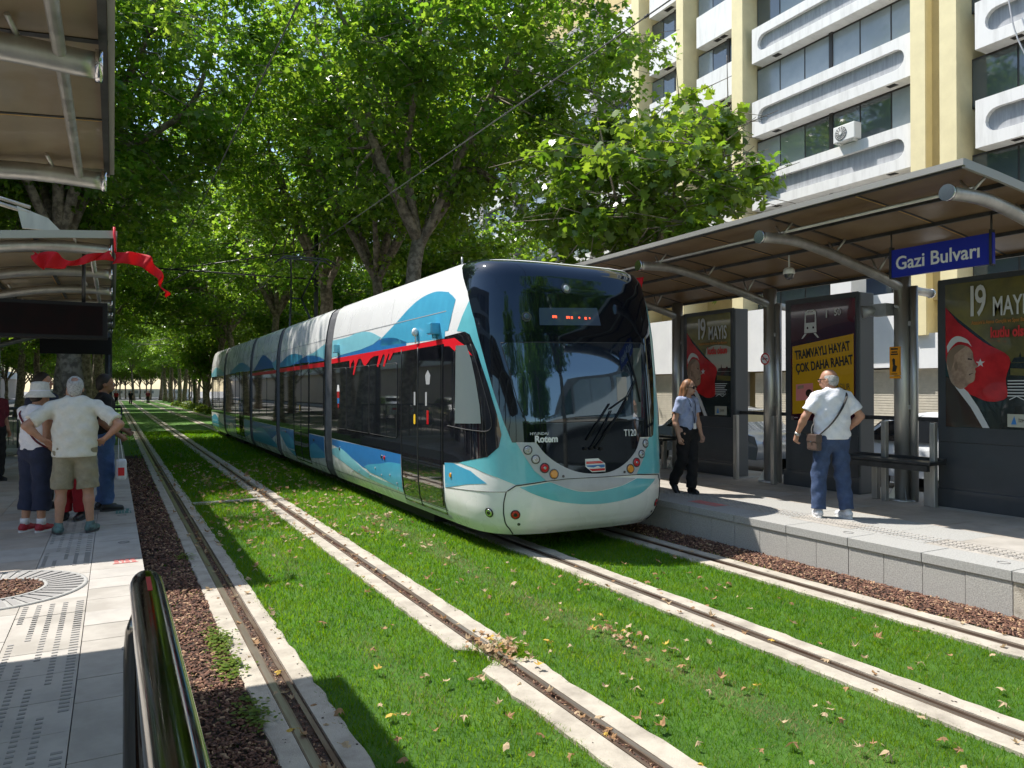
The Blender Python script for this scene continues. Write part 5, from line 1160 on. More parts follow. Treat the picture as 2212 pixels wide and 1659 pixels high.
# ------------------------------------------------------------------ cars
def car(x, y, head, m, label, group=None):
    """parked car, nose towards +y when head=1"""
    r = thing('parked_car', label, 'car', (x,y,-.06), group); hw = .86
    prof = [(-2.1,.35),(-2.15,.62),(-2.05,.86),(-1.55,.95),(-1.0,1.38),(-.3,1.47),(.35,1.42),(1.05,.98),(1.75,.88),(2.1,.70),(2.15,.38)]
    prof = [(p*head, z) for p, z in prof]
    b = MB(); n = len(prof); secs = [(-hw,-.12),(-hw*.97,0),(-hw*.80,.02),(hw*.80,.02),(hw*.97,0),(hw,-.12)]
    vs = []
    for i, (p, z) in enumerate(prof):
        tap = max(0, z-.95)*.32
        for (sx, dz) in ((-1,-.0),(-.93,.03),(.93,.03),(1,-.0)): vs.append((x+sx*(hw-tap), y+p, z-.06+(dz if .8 < z else 0)))
    fs = [(i*4+j, i*4+j+1, (i+1)*4+j+1, (i+1)*4+j) for i in range(n-1) for j in range(3)]
    b.add(vs, fs, 0, True)
    for s in (0, 3): b.add([vs[i*4+s] for i in range(n)], [list(range(n))], 0)
    b.build('body', m, r)
    for s in (-1, 1):
        b = MB()
        for (a, c, d, e) in (((-1.42,.98),(-.98,1.33),(-.05,1.40),(-.05,.98)),((.03,.98),(.03,1.40),(.32,1.36),(.88,.98))):
            q = [(x+s*(hw-max(0,z-.95)*.32+.006), y+p*head, z-.06) for p, z in (a, c, d, e)]; b.prism(q, (s*.006,0,0))
        b.build('side_window', M['tint_glass'], r)
    b = MB()
    for (p0, z0, p1, z1) in ((.42,1.42,1.02,1.02),(-1.05,1.38,-1.5,.99)):
        b.add([(x-.72,y+p0*head,z0-.045),(x+.72,y+p0*head,z0-.045),(x+.8,y+p1*head,z1-.045),(x-.8,y+p1*head,z1-.045)], [(0,1,2,3)])
    b.build('windscreen', M['tint_glass'], r)
    for p in (-1.3,1.3):
        for s in (-1, 1):
            b = MB(); b.tube([(x+s*(hw-.17),y+p*head,.26),(x+s*(hw+.01),y+p*head,.26)], .32, 22); w = b.build('wheel', M['rubber'], r)
            b = MB(); b.disc((x+s*(hw+.005),y+p*head,.26), (s,0,0), .2, 18, 0, .012); b.build('rim', M['chrome'], w)
    for p, m2, nm in ((2.1,'lens_clear','headlight'),(-2.12,'lens_red','tail_light')):
        for s in (-1, 1): b = MB(); b.box((x+s*.5-.14,y+p*head-.05,.58),(x+s*.5+.14,y+p*head+.05,.72), 0, .02); b.build(nm, M[m2], r)
    return r
car(13.1, 7.6, -1, M['car_white'], 'white car parked behind the leaning bench')
car(13.2, 13.8, 1, M['car_silver'], 'silver car standing in the road behind the middle cabinet', 'cars in the right road')
for i, (y, m, l) in enumerate(((25,'car_white','white car on the far road seen between the avenue trees'),(40,'car_dark','dark car on the right road behind the tram'),(58,'car_white','white car far along the right road'),(68,'car_red','red car far along the right road'),(78,'car_silver','silver car far along the right road'),(90,'car_dark','dark car at the far end of the right road'))): car(12.6 if i % 2 else 15.6, y, 1, M[m], l, 'cars in the right road')
for i, (y, m, l) in enumerate(((12,'car_dark','dark car parked in the left road beyond the shelter'),(19,'car_white','white car parked in the left road beyond the shelter'),(27,'car_red','red car parked in the left road'),(36,'car_silver','silver car parked in the left road'),(46,'car_white','white car parked farther along the left road'))): car(-8.6, y, 1, M[m], l, 'cars in the left road')
# ------------------------------------------------------------------ trees
def crown_data(seed, R, zc, rz, nb, rb, per, size, inner=.35, shape=0, off=(0,0)):
    r = np.random.default_rng(seed); C = []
    while len(C) < nb:
        d = r.normal(size=3); d /= np.linalg.norm(d); q = r.random()**.5
        if q < inner: continue
        lump = 1+.22*math.sin(d[0]*5+seed)*math.cos(d[1]*4+seed*2)+.12*math.sin(d[2]*7+seed)
        p = d*q*lump*np.array([R, R, rz])
        if d[2] < 0: p[2] *= .8
        C.append(p+np.array([off[0], off[1], zc]))
    C = np.array(C); P = []; T = []; B = []
    for k, c in enumerate(C):
        rr = rb*r.uniform(.6, 1.35); n = int(per*(rr/rb)**2*r.uniform(.7, 1.2))
        d = r.normal(size=(n, 3)); d /= np.linalg.norm(d, axis=1)[:,None]
        q = r.random(n)**.55; pos = c+d*q[:,None]*rr*np.array([1.15, 1.15, .62]); pos[:,2] -= .25*(q*rr)**2*.4
        P.append(pos); T.append(np.clip(r.normal(.42, .22, n)+.10*r.normal(), 0, 1)); B.append(d)
    P = np.concatenate(P); T = np.concatenate(T); D = np.concatenate(B); n = len(P)
    nrm = D*.5+r.normal(size=(n, 3))*.55+np.array([0, 0, .75]); nrm /= np.linalg.norm(nrm, axis=1)[:,None]
    a = r.normal(size=(n, 3)); a -= nrm*(a*nrm).sum(1)[:,None]; a /= np.linalg.norm(a, axis=1)[:,None]; b = np.cross(nrm, a)
    if shape: out = np.array([(.06,-.5),(.42,-.36),(.24,-.12),(.6,.08),(.26,.16),(.26,.42),(0,.62),(-.26,.42),(-.26,.16),(-.6,.08),(-.24,-.12),(-.42,-.36),(-.06,-.5)])
    else: out = np.array([(0,-.42),(.55,-.30),(.20,.02),(.46,.40),(0,.64),(-.46,.40),(-.20,.02),(-.55,-.30)])
    s = size*r.uniform(.6, 1.3, n); m = len(out)
    bend = -.35*(np.abs(out[:,0])+.4*np.abs(out[:,1]))**1.5
    V = P[:,None]+s[:,None,None]*(out[None,:,0,None]*a[:,None]+out[None,:,1,None]*b[:,None]+bend[None,:,None]*nrm[:,None])
    return C, V.reshape(-1,3), np.arange(n*m).reshape(n, m), np.repeat(T, m)
def trunk_mb(seed, H0, r0, C, lean=(0,0), nl=7, top=None):
    """trunk to the fork at H0, limbs to sectors of the crown, twigs to the leaf clumps"""
    r = random.Random(seed); b = MB()
    f = Vector((lean[0], lean[1], H0)); pts = []; rs = []
    for k in range(9):
        t = k/8; pts.append((lean[0]*t**1.4+r.gauss(0,.03), lean[1]*t**1.4+r.gauss(0,.03), H0*t-.1*(k == 0))); rs.append(r0*(1.45 if k == 0 else (1.12 if k == 1 else 1-.30*t)))
    b.tube(pts, rs, 14); f = Vector(pts[-1]); Cs = [Vector(c) for c in C]
    groups = {}
    for c in Cs:
        a = math.atan2(c.y, c.x); key = int((a+math.pi)/(2*math.pi)*nl) % nl
        if math.hypot(c.x, c.y) < 1.6: key = 'up'
        groups.setdefault(key, []).append(c)
    for key, L in groups.items():
        cen = sum(L, Vector())/len(L); s = f-Vector((0,0,r.uniform(0,.5))); rr = r0*r.uniform(.42,.6)
        m1 = s.lerp(cen, .4)+Vector((r.gauss(0,.3),r.gauss(0,.3),r.uniform(.2,1.0))); m2 = s.lerp(cen, .75)+Vector((r.gauss(0,.3),r.gauss(0,.3),r.uniform(.2,.9)))
        limb = smooth_curve([s, m1, m2, cen+Vector((0,0,1.2))], 5); n = len(limb); b.tube(limb, [rr*(1-.8*i/(n-1)) for i in range(n)], 9)
        for c in L:
            j = min(range(n//3, n), key=lambda i: (Vector(limb[i])-c).length+.02*i); st = Vector(limb[j]); md = st.lerp(c, .5)+Vector((r.gauss(0,.2),r.gauss(0,.2),.15))
            r1 = max(.018, rr*(1-.8*j/(n-1))*.42); b.tube([st, md, c], [r1, r1*.6, .012], 5)
            for q in range(3):
                e = c+Vector((r.gauss(0,.7),r.gauss(0,.7),r.gauss(0,.35))); b.tube([md.lerp(c,.6), e], [.014,.006], 4)
    return b
def make_tree(name, label, cat, seed, H0, r0, cd, leafm, lean=(0,0), group=None):
    C, V, F, T = cd; root = thing(name, label, cat, (0,0,0), group)
    trunk_mb(seed, H0, r0, C, lean).build('trunk', M['bark'], root); np_mesh('crown', V, F, leafm, tint=T, parent=root)
    return root
def place(root, x, y, rz, s, label, group, first):
    o = root if first else copy_tree(root)
    o.location = (x, y, -.05); o.rotation_euler = (0, 0, rz); o.scale = (s, s, s); o['label'] = label
    if group: o['group'] = group
    return o
protos = [make_tree('plane_tree', 'x', 'tree', 1, 7.0, .33, crown_data(1, 6.8, 12.6, 6.2, 250, .98, 130, .18, off=(2.2,-.8)), M['leaf'], (.9,.2), 'plane trees along the tram line'),
          make_tree('plane_tree', 'x', 'tree', 2, 6.6, .36, crown_data(2, 6.6, 12.2, 6.4, 220, 1.0, 130, .18), M['leaf'], (-.4,.3), 'plane trees along the tram line'),
          make_tree('plane_tree', 'x', 'tree', 3, 7.2, .30, crown_data(5, 6.0, 12.6, 6.6, 210, .98, 130, .175), M['leaf'], (.3,-.3), 'plane trees along the tram line')]
G = 'plane trees along the tram line'
NEAR = [(8.1,23.0,.0,1.0,0,'nearest large plane tree, its forked trunk rising just behind the tram roof'),
        (8.3,33.2,2.1,1.0,1,'second large plane tree behind the tram, forking low behind the pantograph'),
        (9.6,28.5,4.0,.9,2,'straight dark plane trunk close behind the nearest forked plane tree'),
        (7.9,44,1.0,.88,2,'third plane tree of the row behind the tram'),
        (7.7,54,3.0,.85,0,'fourth plane tree of the row, behind the middle tram modules'),
        (7.4,62,5.0,.85,1,'dark leaning plane trunk standing just left of the tram rear'),
        (-1.05,27.0,.8,1.0,1,'thick dark plane trunk behind the group of people on the left platform'),
        (-1.75,32.0,5.0,.85,0,'slimmer mottled plane trunk left of the thick one behind the left platform'),
        (-5.6,25.0,2.5,1.0,2,'plane tree whose bright leaves show between the two left shelter roofs'),
        (-5.8,36.0,3.7,1.0,0,'plane tree farther back behind the left shelter')]
used = [False]*3
for x, y, rz, s, k, l in NEAR: place(protos[k], x, y, rz, s, l, G, not used[k]); used[k] = True
FAR = [(7.5,73),(7.6,84),(7.4,96),(7.8,108),(7.5,121),(7.5,134),(-1.2,44),(-1.1,55),(-1.3,67),(-1.2,79),(-1.2,92),(-1.3,105),(-1.2,119),(-1.2,133),(-6,50),(-6,64),(-6,80),(-6,100),(12,64),(11,82),(12,102),(3.2,150),(8,156),(-3,152),(14,150)]
rt_ = random.Random(4)
for x, y in FAR: place(protos[rt_.randrange(3)], x, y, rt_.uniform(0,6.28), rt_.uniform(.72,.92), 'one of the distant plane trees closing the far avenue beyond the tram', 'distant plane trees of the avenue', False)
for (x, y, l) in ((9.0,-17,'plane tree beyond the right platform behind the viewer'),(-8,-16,'plane tree on the left side behind the viewer'),(-2.5,-38,'unseen plane tree added far behind the viewer on the left for the reflection'),(8.5,-34,'unseen plane tree added far behind the viewer on the right for the reflection'),(14,-44,'farthest unseen plane tree added behind the viewer for the reflection'),(12.8,-8,'nearest unseen tree added beyond the right road behind the viewer for the reflection'),(12.6,-27,'unseen tree added beyond the right road far behind the viewer for the reflection')): place(protos[rt_.randrange(3)], x, y, rt_.uniform(0,6), 1.0, l, G, False)  # most of these unseen trees are added to darken the windscreen reflection
# young plane tree behind the right shelter
yt = make_tree('young_plane_tree', 'young plane tree with large bright leaves rising behind the right shelter roof', 'tree', 9, 4.4, .11, crown_data(14, 3.2, 6.5, 2.5, 115, .55, 56, .205, .3, 1), M['leaf_light'], (.1,.1))
yt.location = (10.75, 13.6, 0)
st_ = make_tree('small_plane_tree', 'small fresh green tree across the road, showing above the tram roof', 'tree', 12, 2.6, .12, crown_data(23, 2.6, 5.4, 2.3, 90, .75, 120, .15), M['leaf'])
st_.location = (17.6, 40.5, 0); st_.scale = (1.1,1.1,1.15)
for (x, y, s, l) in ((15.0,33.5,1.5,'leafy tree across the road, low behind the nearest forked plane trunk'),(13.2,45,1.5,'leafy tree across the road, low behind the second plane trunk'),(12.4,57,1.45,'leafy tree across the road filling the gap above the rear modules'),(-8.8,31,1.5,'leafy tree on the left road side behind the left shelter'),(-9.5,44,1.6,'farther leafy tree on the left road side')):
    q = copy_tree(st_); q.location = (x, y, -.06); q.rotation_euler = (0,0,x); q.scale = (s,s,s*.95); q['label'] = l; q['group'] = 'low leafy trees beyond the roads'
for k, (x, y) in enumerate(((-9,56),(-9.4,66),(-9,77),(-9.3,88),(-9,100),(-9.3,113),(-9,127),(-9.2,141),(-9,155),(10.5,118),(11,132),(10.6,146),(-4.5,160),(6.5,162),(11,166),(1.2,172),(3.6,178),(-12,182),(-7.5,184),(-3,183),(6.5,184),(11,183),(15.5,181),(0.5,186),(-2.2,176),(2.4,188),(5,176))):
    q = copy_tree(st_); q.location = (x, y, -.5); q.rotation_euler = (0,0,k*1.3); q.scale = (1.5,1.5,1.35); q['label'] = 'one of the low dense trees lining the far end of the street'; q['group'] = 'low trees at the far end of the street'
for k in range(9):  # unseen row added to hide the bare horizon in the windscreen reflection
    q = copy_tree(st_); q.location = (-10+k*4.2, -66-(k%2)*4, -2.2); q.rotation_euler = (0,0,k); q.scale = (1.5,1.5,1.5); q['label'] = 'one of the unseen low trees added behind the viewer to mask the reflected horizon'; q['group'] = 'added low trees behind the viewer'
s3 = copy_tree(st_); s3.location = (7.0, 66, -1.2); s3.rotation_euler = (0,0,2); s3.scale = (1.0,1.0,1.15); s3['label'] = 'yellow green young tree beside the rear of the tram'
# low shrubs beyond the tram
def shrub(x, y, s, label):
    n = 420; r = np.random.default_rng(int(x*100+y)); d = r.normal(size=(n,3)); d /= np.linalg.norm(d,axis=1)[:,None]; d[:,2] = np.abs(d[:,2])
    P = d*r.random(n)[:,None]**.4*np.array([.7,.7,.55])*s+np.array([x,y,.02]); a = r.normal(size=(n,3)); a /= np.linalg.norm(a,axis=1)[:,None]; b = np.cross(a, d); q = np.array([(-1,-.6),(1,-.6),(1,.6),(-1,.6)])*.07*s
    V = P[:,None]+q[None,:,0,None]*a[:,None]+q[None,:,1,None]*b[:,None]
    tag(np_mesh('shrub', V.reshape(-1,3), np.arange(n*4).reshape(n,4), M['hedge'], tint=np.repeat(r.random(n),4), org=(x,y,0)), label, 'shrub', 'low shrubs along the lawn')
for i, (x, y, s) in enumerate(((6.6,60,1.0),(6.5,66,1.1),(6.8,72,1.2),(6.5,78,1.0),(6.9,85,1.2),(6.4,92,1.1))): shrub(x, y, s, 'low yellow green shrub at the lawn edge under the avenue trees')
# ------------------------------------------------------------------ people
def surface_net(F, o, h):
    """closed mesh of the zero level of the sampled field F"""
    S = F < 0; nx, ny, nz = F.shape
    cnt = np.zeros((nx-1, ny-1, nz-1), np.int8)
    for i in (0,1):
        for j in (0,1):
            for k in (0,1): cnt += S[i:nx-1+i, j:ny-1+j, k:nz-1+k]
    act = (cnt > 0) & (cnt < 8); idx = -np.ones(act.shape, np.int64); n = int(act.sum()); idx[act] = np.arange(n)
    A = np.argwhere(act); acc = np.zeros((n, 3)); w = np.zeros(n)
    cor = [(i,j,k) for i in (0,1) for j in (0,1) for k in (0,1)]
    val = {c: F[A[:,0]+c[0], A[:,1]+c[1], A[:,2]+c[2]] for c in cor}
    for c in cor:
        for ax in range(3):
            if c[ax]: continue
            d = list(c); d[ax] = 1; d = tuple(d); a, b = val[c], val[d]; m = (a < 0) != (b < 0); t = np.where(m, a/np.where(m, a-b, 1), 0)
            p = np.tile(np.array(c, float), (n,1)); p[:,ax] = t; acc[m] += p[m]; w[m] += 1
    V = (A+acc/w[:,None])*h+np.array(o); Q = []
    for ax in range(3):
        a = [slice(None)]*3; b = [slice(None)]*3; a[ax] = slice(0,-1); b[ax] = slice(1,None)
        sa, sb = S[tuple(a)], S[tuple(b)]; E = np.argwhere(sa != sb); u, v = (ax+1) % 3, (ax+2) % 3
        E = E[(E[:,u] > 0) & (E[:,v] > 0) & (E[:,u] < F.shape[u]-1) & (E[:,v] < F.shape[v]-1)]
        def ix(du, dv): e = E.copy(); e[:,u] -= du; e[:,v] -= dv; return idx[e[:,0], e[:,1], e[:,2]]
        q = np.stack([ix(1,1), ix(0,1), ix(0,0), ix(1,0)], 1); fl = sb[E[:,0], E[:,1], E[:,2]]; q[fl] = q[fl][:,::-1]; Q.append(q)
    return V, np.concatenate(Q)
def sdf(prims, h, k=.02, cuts=(), fold=0, seed=0):
    pts = []
    for p in prims:
        r = max(p['r']) if isinstance(p['r'], (tuple, list)) else p['r']
        for q in ('a','b'):
            if q in p: pts += [np.array(p[q])-r, np.array(p[q])+r]
    pts = np.array(pts); lo = pts.min(0)-.04-2*h; hi = pts.max(0)+.04+2*h; N = np.ceil((hi-lo)/h).astype(int)+1
    F = np.full(tuple(N), .2); X = [lo[i]+np.arange(N[i])*h for i in range(3)]
    for p in prims:
        r = p['r']; a = np.array(p['a'], float); b = np.array(p.get('b', p['a']), float); rm = max(r) if isinstance(r, (tuple, list)) else r
        m = rm+.06; l0 = np.minimum(a,b)-m; h0 = np.maximum(a,b)+m
        sl = [slice(max(0, int((l0[i]-lo[i])/h)), min(N[i], int((h0[i]-lo[i])/h)+2)) for i in range(3)]
        x, y, z = np.meshgrid(*[X[i][sl[i]] for i in range(3)], indexing='ij', sparse=True)
        if p['t'] == 'ell':
            c, s = math.cos(p.get('yaw',0)), math.sin(p.get('yaw',0)); dx, dy, dz = x-a[0], y-a[1], z-a[2]; u = (dx*c+dy*s)/r[0]; v = (-dx*s+dy*c)/r[1]; w = dz/r[2]
            kk = np.sqrt(u*u+v*v+w*w)+1e-9; d = (kk-1)*np.minimum(min(r)*1.15, max(r))
        else:
            sc = np.array(p.get('s', (1,1,1)), float); ab = (b-a)/sc; L = (ab*ab).sum()+1e-12
            dx, dy, dz = (x-a[0])/sc[0], (y-a[1])/sc[1], (z-a[2])/sc[2]; t = np.clip((dx*ab[0]+dy*ab[1]+dz*ab[2])/L, 0, 1)
            ra, rb = (r if isinstance(r, (tuple, list)) else (r, r)); d = (np.sqrt((dx-t*ab[0])**2+(dy-t*ab[1])**2+(dz-t*ab[2])**2)-(ra+(rb-ra)*t))*min(1, sc.min()*1.1)
            if p.get('flat'):
                nn = (b-a)/np.linalg.norm(b-a); d = np.maximum(d, (x-b[0])*nn[0]+(y-b[1])*nn[1]+(z-b[2])*nn[2])
        kk = p.get('k', k); G = F[tuple(sl)]; hh = np.clip(.5+.5*(G-d)/kk, 0, 1); F[tuple(sl)] = G*(1-hh)+d*hh-kk*hh*(1-hh)
    x, y, z = np.meshgrid(*X, indexing='ij', sparse=True)
    if fold: F = F+fold*(np.sin(z*46+x*19+seed)*np.cos(x*23-y*31+seed)+.7*np.sin(z*27-x*33+y*21+2*seed))
    for n, dd in cuts:
        if n == 'neck': F = np.maximum(F, -np.maximum(np.sqrt(x*x+(y-.012)**2)-.072, dd-z-.25*y))
        elif n == 'ball': F = np.maximum(F, dd[1]-np.sqrt((x-dd[0][0])**2+(y-dd[0][1])**2+(z-dd[0][2])**2))
        else: F = np.maximum(F, x*n[0]+y*n[1]+z*n[2]-dd)
    F[0] = F[-1] = .2; F[:,0] = F[:,-1] = .2; F[:,:,0] = F[:,:,-1] = .2
    return surface_net(F, lo, h)
def cap(a, b, r, **k): return dict(t='cap', a=tuple(a), b=tuple(b), r=r, **k)
def ell(c, r, **k): return dict(t='ell', a=tuple(c), r=tuple(r), **k)
def person(label, loc, face, H, skinm, pose, outfit, h=.0105, group=None, wide=1.0):
    """pose: joints in a frame facing +y with x to the person's right, for a 1.75 m figure"""
    s = H/1.75; root = thing('person', label, 'person', loc, group, math.atan2(-face[0], face[1])); root.scale = (s,s,s)
    J = dict(sR=(.185,0,1.43), sL=(-.185,0,1.43), eR=(.225,-.03,1.14), eL=(-.225,-.03,1.14), wR=(.235,.05,.90), wL=(-.235,.05,.90),
             hR=(.092,0,.93), hL=(-.092,0,.93), kR=(.10,.02,.50), kL=(-.10,.02,.50), aR=(.105,-.02,.085), aL=(-.105,-.02,.085), yaw=0, tilt=(0,0), dR=None, dL=None, nR=(-1,0,0), nL=(1,0,0), curl=.5, footR=0, footL=0)
    J.update(pose); V3 = lambda p: np.array(p, float)
    hc = V3((J['tilt'][0], .015+J['tilt'][1], 1.632)); cy, sy = math.cos(J['yaw']), math.sin(J['yaw'])
    def hp(p): return (hc[0]+p[0]*cy-p[1]*sy, hc[1]+p[0]*sy+p[1]*cy, hc[2]+p[2])
    Y = J['yaw']; B = []
    B += [ell(hp((0,-.008,.018)), (.076,.096,.104), yaw=Y), ell(hp((0,.030,-.055)), (.056,.064,.058), yaw=Y), ell(hp((0,.098,-.018)), (.014,.024,.020), yaw=Y, k=.012), ell(hp((0,.088,-.060)), (.022,.014,.010), yaw=Y, k=.01),
          ell(hp((0,.080,.012)), (.052,.018,.012), yaw=Y, k=.012), ell(hp((.078,-.01,-.015)), (.012,.022,.032), yaw=Y, k=.008), ell(hp((-.078,-.01,-.015)), (.012,.022,.032), yaw=Y, k=.008)]
    B += [cap((0,-.015,1.44), (hc[0]*.7,hc[1]-.02,1.57), (.062,.054)), cap((0,-.005,1.05), (0,-.005,1.34), (.15*wide,.165*wide), s=(1,.62,1)), cap(J['hR'], J['hL'], .12, s=(1,.9,1)), cap((-.15,-.01,1.42), (.15,-.01,1.42), .055)]
    def limb(a, b, ra, rb): B.append(cap(a, b, (ra, rb)))
    for q, sg in (('R',1),('L',-1)):
        S, E, Wr, Hp, Kn, An = [V3(J[x+q]) for x in 'sewhka']
        limb(S, E, .053, .042); limb(E, E+(Wr-E)*.35, .042, .043); limb(E+(Wr-E)*.3, Wr, .043, .027)
        limb(Hp, Kn, .088, .056); limb(Kn, Kn+(An-Kn)*.35, .054, .056); limb(Kn+(An-Kn)*.3+V3((0,-.012,0)), An, .056, .036)
        fy = J['foot'+q]; fd = V3((math.sin(fy), math.cos(fy), 0)); fp = J.get('pitch'+q, 0); fd2 = fd*math.cos(fp)-V3((0,0,math.sin(fp))); B.append(cap(An-V3((0,0,.035)), An+fd2*.14-V3((0,0,.045)), (.038,.030)))
        d = V3(J['d'+q]) if J['d'+q] is not None else (Wr-E); d /= np.linalg.norm(d); n = V3(J['n'+q]); n -= d*(n@d); n /= np.linalg.norm(n); th = V3(J.get('t'+q, (0,1,0))); th -= d*(th@d); th -= n*(th@n); th /= np.linalg.norm(th)+1e-9
        B.append(cap(Wr, Wr+d*.075, (.027,.030), k=.012)); 
        for i in range(4):
            ln = (.040,.045,.042,.033)[i]; p0 = Wr+d*.07+th*(.030-.02*i); c = J['curl']*(1+.12*i); d1 = d*math.cos(c)+n*math.sin(c); d2 = d*math.cos(2.1*c)+n*math.sin(2.1*c); p1 = p0+d1*ln; p2 = p1+d2*ln*.9
            B.append(cap(p0, p1, (.0105,.0095), k=.005)); B.append(cap(p1, p2, (.0095,.0075), k=.005))
        p0 = Wr+d*.025+th*.026; p1 = p0+(d*.7+th*.6+n*.25)*.042; p2 = p1+(d*.9+th*.1+n*.4)*.032; B.append(cap(p0, p1, (.013,.011), k=.008)); B.append(cap(p1, p2, (.011,.008), k=.006))
    def mk(nm, prims, m, par=root, hh=None, k=.02, cuts=(), fold=0, seed=0):
        V, Q = sdf(prims, hh or h, k, cuts, fold, seed); o = np_mesh(nm, V, Q, m, smooth=True, parent=par, org=(0,0,0)); return o
    ORG[root.name] = Vector((0,0,0)); body = mk('body', B, skinm)
    T = V3; o = outfit; out = {'root': root, 'body': body, 'hp': hp}
    if 'top' in o:
        m, hem, slv, loose = o['top']; loose = loose
        P = [cap((0,-.005,1.10), (0,-.005,1.345), ((.152+loose)*wide,(.168+loose*.7)*wide), s=(1,.66,1), k=.05), cap((0,-.008,hem-.05), (0,-.008,1.15), ((.158+loose*1.1)*wide,(.152+loose)*wide), s=(1,.70,1), k=.05), cap((-.135,-.012,1.425), (.135,-.012,1.425), .062+loose*.3, k=.04), cap((0,-.015,1.42), (0,-.012,1.475), (.08,.066), k=.03)]
        if o.get('belly'): P.append(ell((0,.075,1.14), (.145,.12,.15), k=.06))
        for q in 'RL':
            S, E, Wr = T(J['s'+q]), T(J['e'+q]), T(J['w'+q]); e = S+(E-S)*min(slv,1)
            P.append(cap(S, e, (.062+loose*.45,.060+loose*.75 if slv < 1.01 else .052), flat=slv <= 1.0, k=.03))
            if slv > 1: P.append(cap(E, E+(Wr-E)*(slv-1), (.052,.042), flat=True, k=.02))
        out['top'] = mk('shirt', P, m, k=.03, cuts=[((0,0,-1),-hem),('neck',1.462)], fold=.0058, seed=H*9)
    if 'legs' in o:
        m, end, loose = o['legs']; P = [cap((0,-.01,.98), (0,-.008,1.06), (.155*wide+.01,.150*wide+.008), s=(1,.68,1), k=.05), cap(J['hR'], J['hL'], .112+loose*.4, s=(1,.95,1), k=.05)]
        for q in 'RL':
            Hp, Kn, An = T(J['h'+q]), T(J['k'+q]), T(J['a'+q])
            if end >= .5:
                t = (Hp[2]-end)/(Hp[2]-Kn[2]); P.append(cap(Hp, Hp+(Kn-Hp)*t, (.098+loose*.5,.075+loose*1.3), flat=True))
            else:
                t = min(1.0, (Kn[2]-end)/(Kn[2]-An[2])); P.append(cap(Hp, Kn, (.098+loose*.5,.066+loose))); P.append(cap(Kn, Kn+(An-Kn)*t, (.066+loose,.056+loose*1.2), flat=True))
        out['legs'] = mk('trousers' if end < .45 else 'shorts', P, m, k=.022, cuts=[((0,0,1),1.075)], fold=.0052, seed=H*5+1)
    if 'shoes' in o:
        m, sole = o['shoes']
        for q in 'RL':
            An = T(J['a'+q]); fy = J['foot'+q]; fp = J.get('pitch'+q, 0); fd = T((math.sin(fy)*math.cos(fp), math.cos(fy)*math.cos(fp), -math.sin(fp))); up = T((0,0,1)); sd = np.cross(fd, up)
            a = An-T((0,0,.035)); P = [cap(a-fd*.035, a+fd*.06, (.044,.046)), cap(a+fd*.05-T((0,0,.008)), a+fd*.15-T((0,0,.018)), (.047,.040)), cap(a-fd*.02, An+T((0,0,.02)), (.044,.046))]
            w = mk('shoe', P, m, k=.02, cuts=[((0,0,-1),-.018)] if abs(fp) < .2 else ())
            b = MB(); pts = []
            for k in range(18):
                an = 2*math.pi*k/18; c, sn = math.cos(an), math.sin(an); pts.append(An+fd*(.05+.140*c)+sd*(.047*sn*(1.0+.12*c))-T((0,0,.085)))
            if abs(fp) < .2: b.prism([tuple(p) for p in pts], (0,0,.026), 0); b.build('sole', sole, w)
    hair = o.get('hair')
    if hair:
        m, kind = hair
        if kind == 'short': P = [ell(hp((0,-.018,.032)), (.084,.098,.104), yaw=Y), ell(hp((0,-.055,-.035)), (.073,.060,.060), yaw=Y)]; cut = [((-sy*.9,cy*.9,-.62),(-sy*.9*hc[0]+cy*.9*hc[1]-.62*hc[2])+.010)]
        elif kind == 'ring': P = [ell(hp((0,-.02,.008)), (.083,.097,.088), yaw=Y), ell(hp((0,-.055,-.030)), (.074,.060,.058), yaw=Y)]; cut = [((-sy*.85,cy*.85,-.62),(-sy*.85*hc[0]+cy*.85*hc[1]-.62*hc[2])+.012),((sy*.45,-cy*.45,1),hc[2]+.088+(sy*.45*hc[0]-cy*.45*hc[1]))]
        else: P = [ell(hp((0,-.022,.026)), (.086,.100,.106), yaw=Y), cap(hp((.03,-.08,-.02)), hp((.06,-.13,-.30)), (.06,.035)), cap(hp((-.03,-.08,-.02)), hp((-.05,-.12,-.27)), (.06,.035)), cap(hp((.06,-.03,.0)), hp((.085,-.03,-.20)), (.035,.025)), cap(hp((-.07,-.02,.0)), hp((-.09,-.02,-.18)), (.03,.022)), cap(hp((.02,-.12,-.25)), hp((.10,-.22,-.40)), (.05,.018))]; cut = [((-sy,cy,-.42),(-sy*hc[0]+cy*hc[1]-.42*hc[2])+.030)]
        if o.get('bald'): cut.append(('ball', (hp((0,-.075,.115)), .046)))
        out['hair'] = mk('hair', P, m, k=.025, cuts=cut, fold=.002)
    # face: eyes, brows, mouth as one small mesh each side
    b = MB()
    for sx in (-1,1):
        p = hp((sx*.031,.082,-.002)); q = hp((sx*.031,.090,-.002)); b.tube([p, q], .011, 8, 0); p = hp((sx*.031,.088,-.002)); q = hp((sx*.031,.0925,-.002)); b.tube([p, q], .006, 8, 1)
    b.build('eyes', [M['txt_white'], M['txt_black']], root)
    b = MB(); b.tube([hp((-.024,.088,-.060)), hp((0,.1015,-.060)), hp((.024,.088,-.060))], [.003,.0055,.003], 6); b.build('mouth', o.get('lip', M['lip']), root)
    return out
M['lip'] = mat('lips', (.30,.09,.07), .5)
M['shirt_white'] = cloth('white_shirt', (.74,.75,.80), .92); M['tee_cream'] = cloth('cream_tee', (.66,.64,.57), .9); M['tee_white'] = cloth('white_tee', (.74,.72,.74), .9)
M['jeans'] = cloth('navy_jeans', (.042,.072,.155), .7); M['shorts'] = cloth('khaki_shorts', (.29,.255,.175)); M['navy'] = cloth('navy_cotton', (.018,.024,.055))
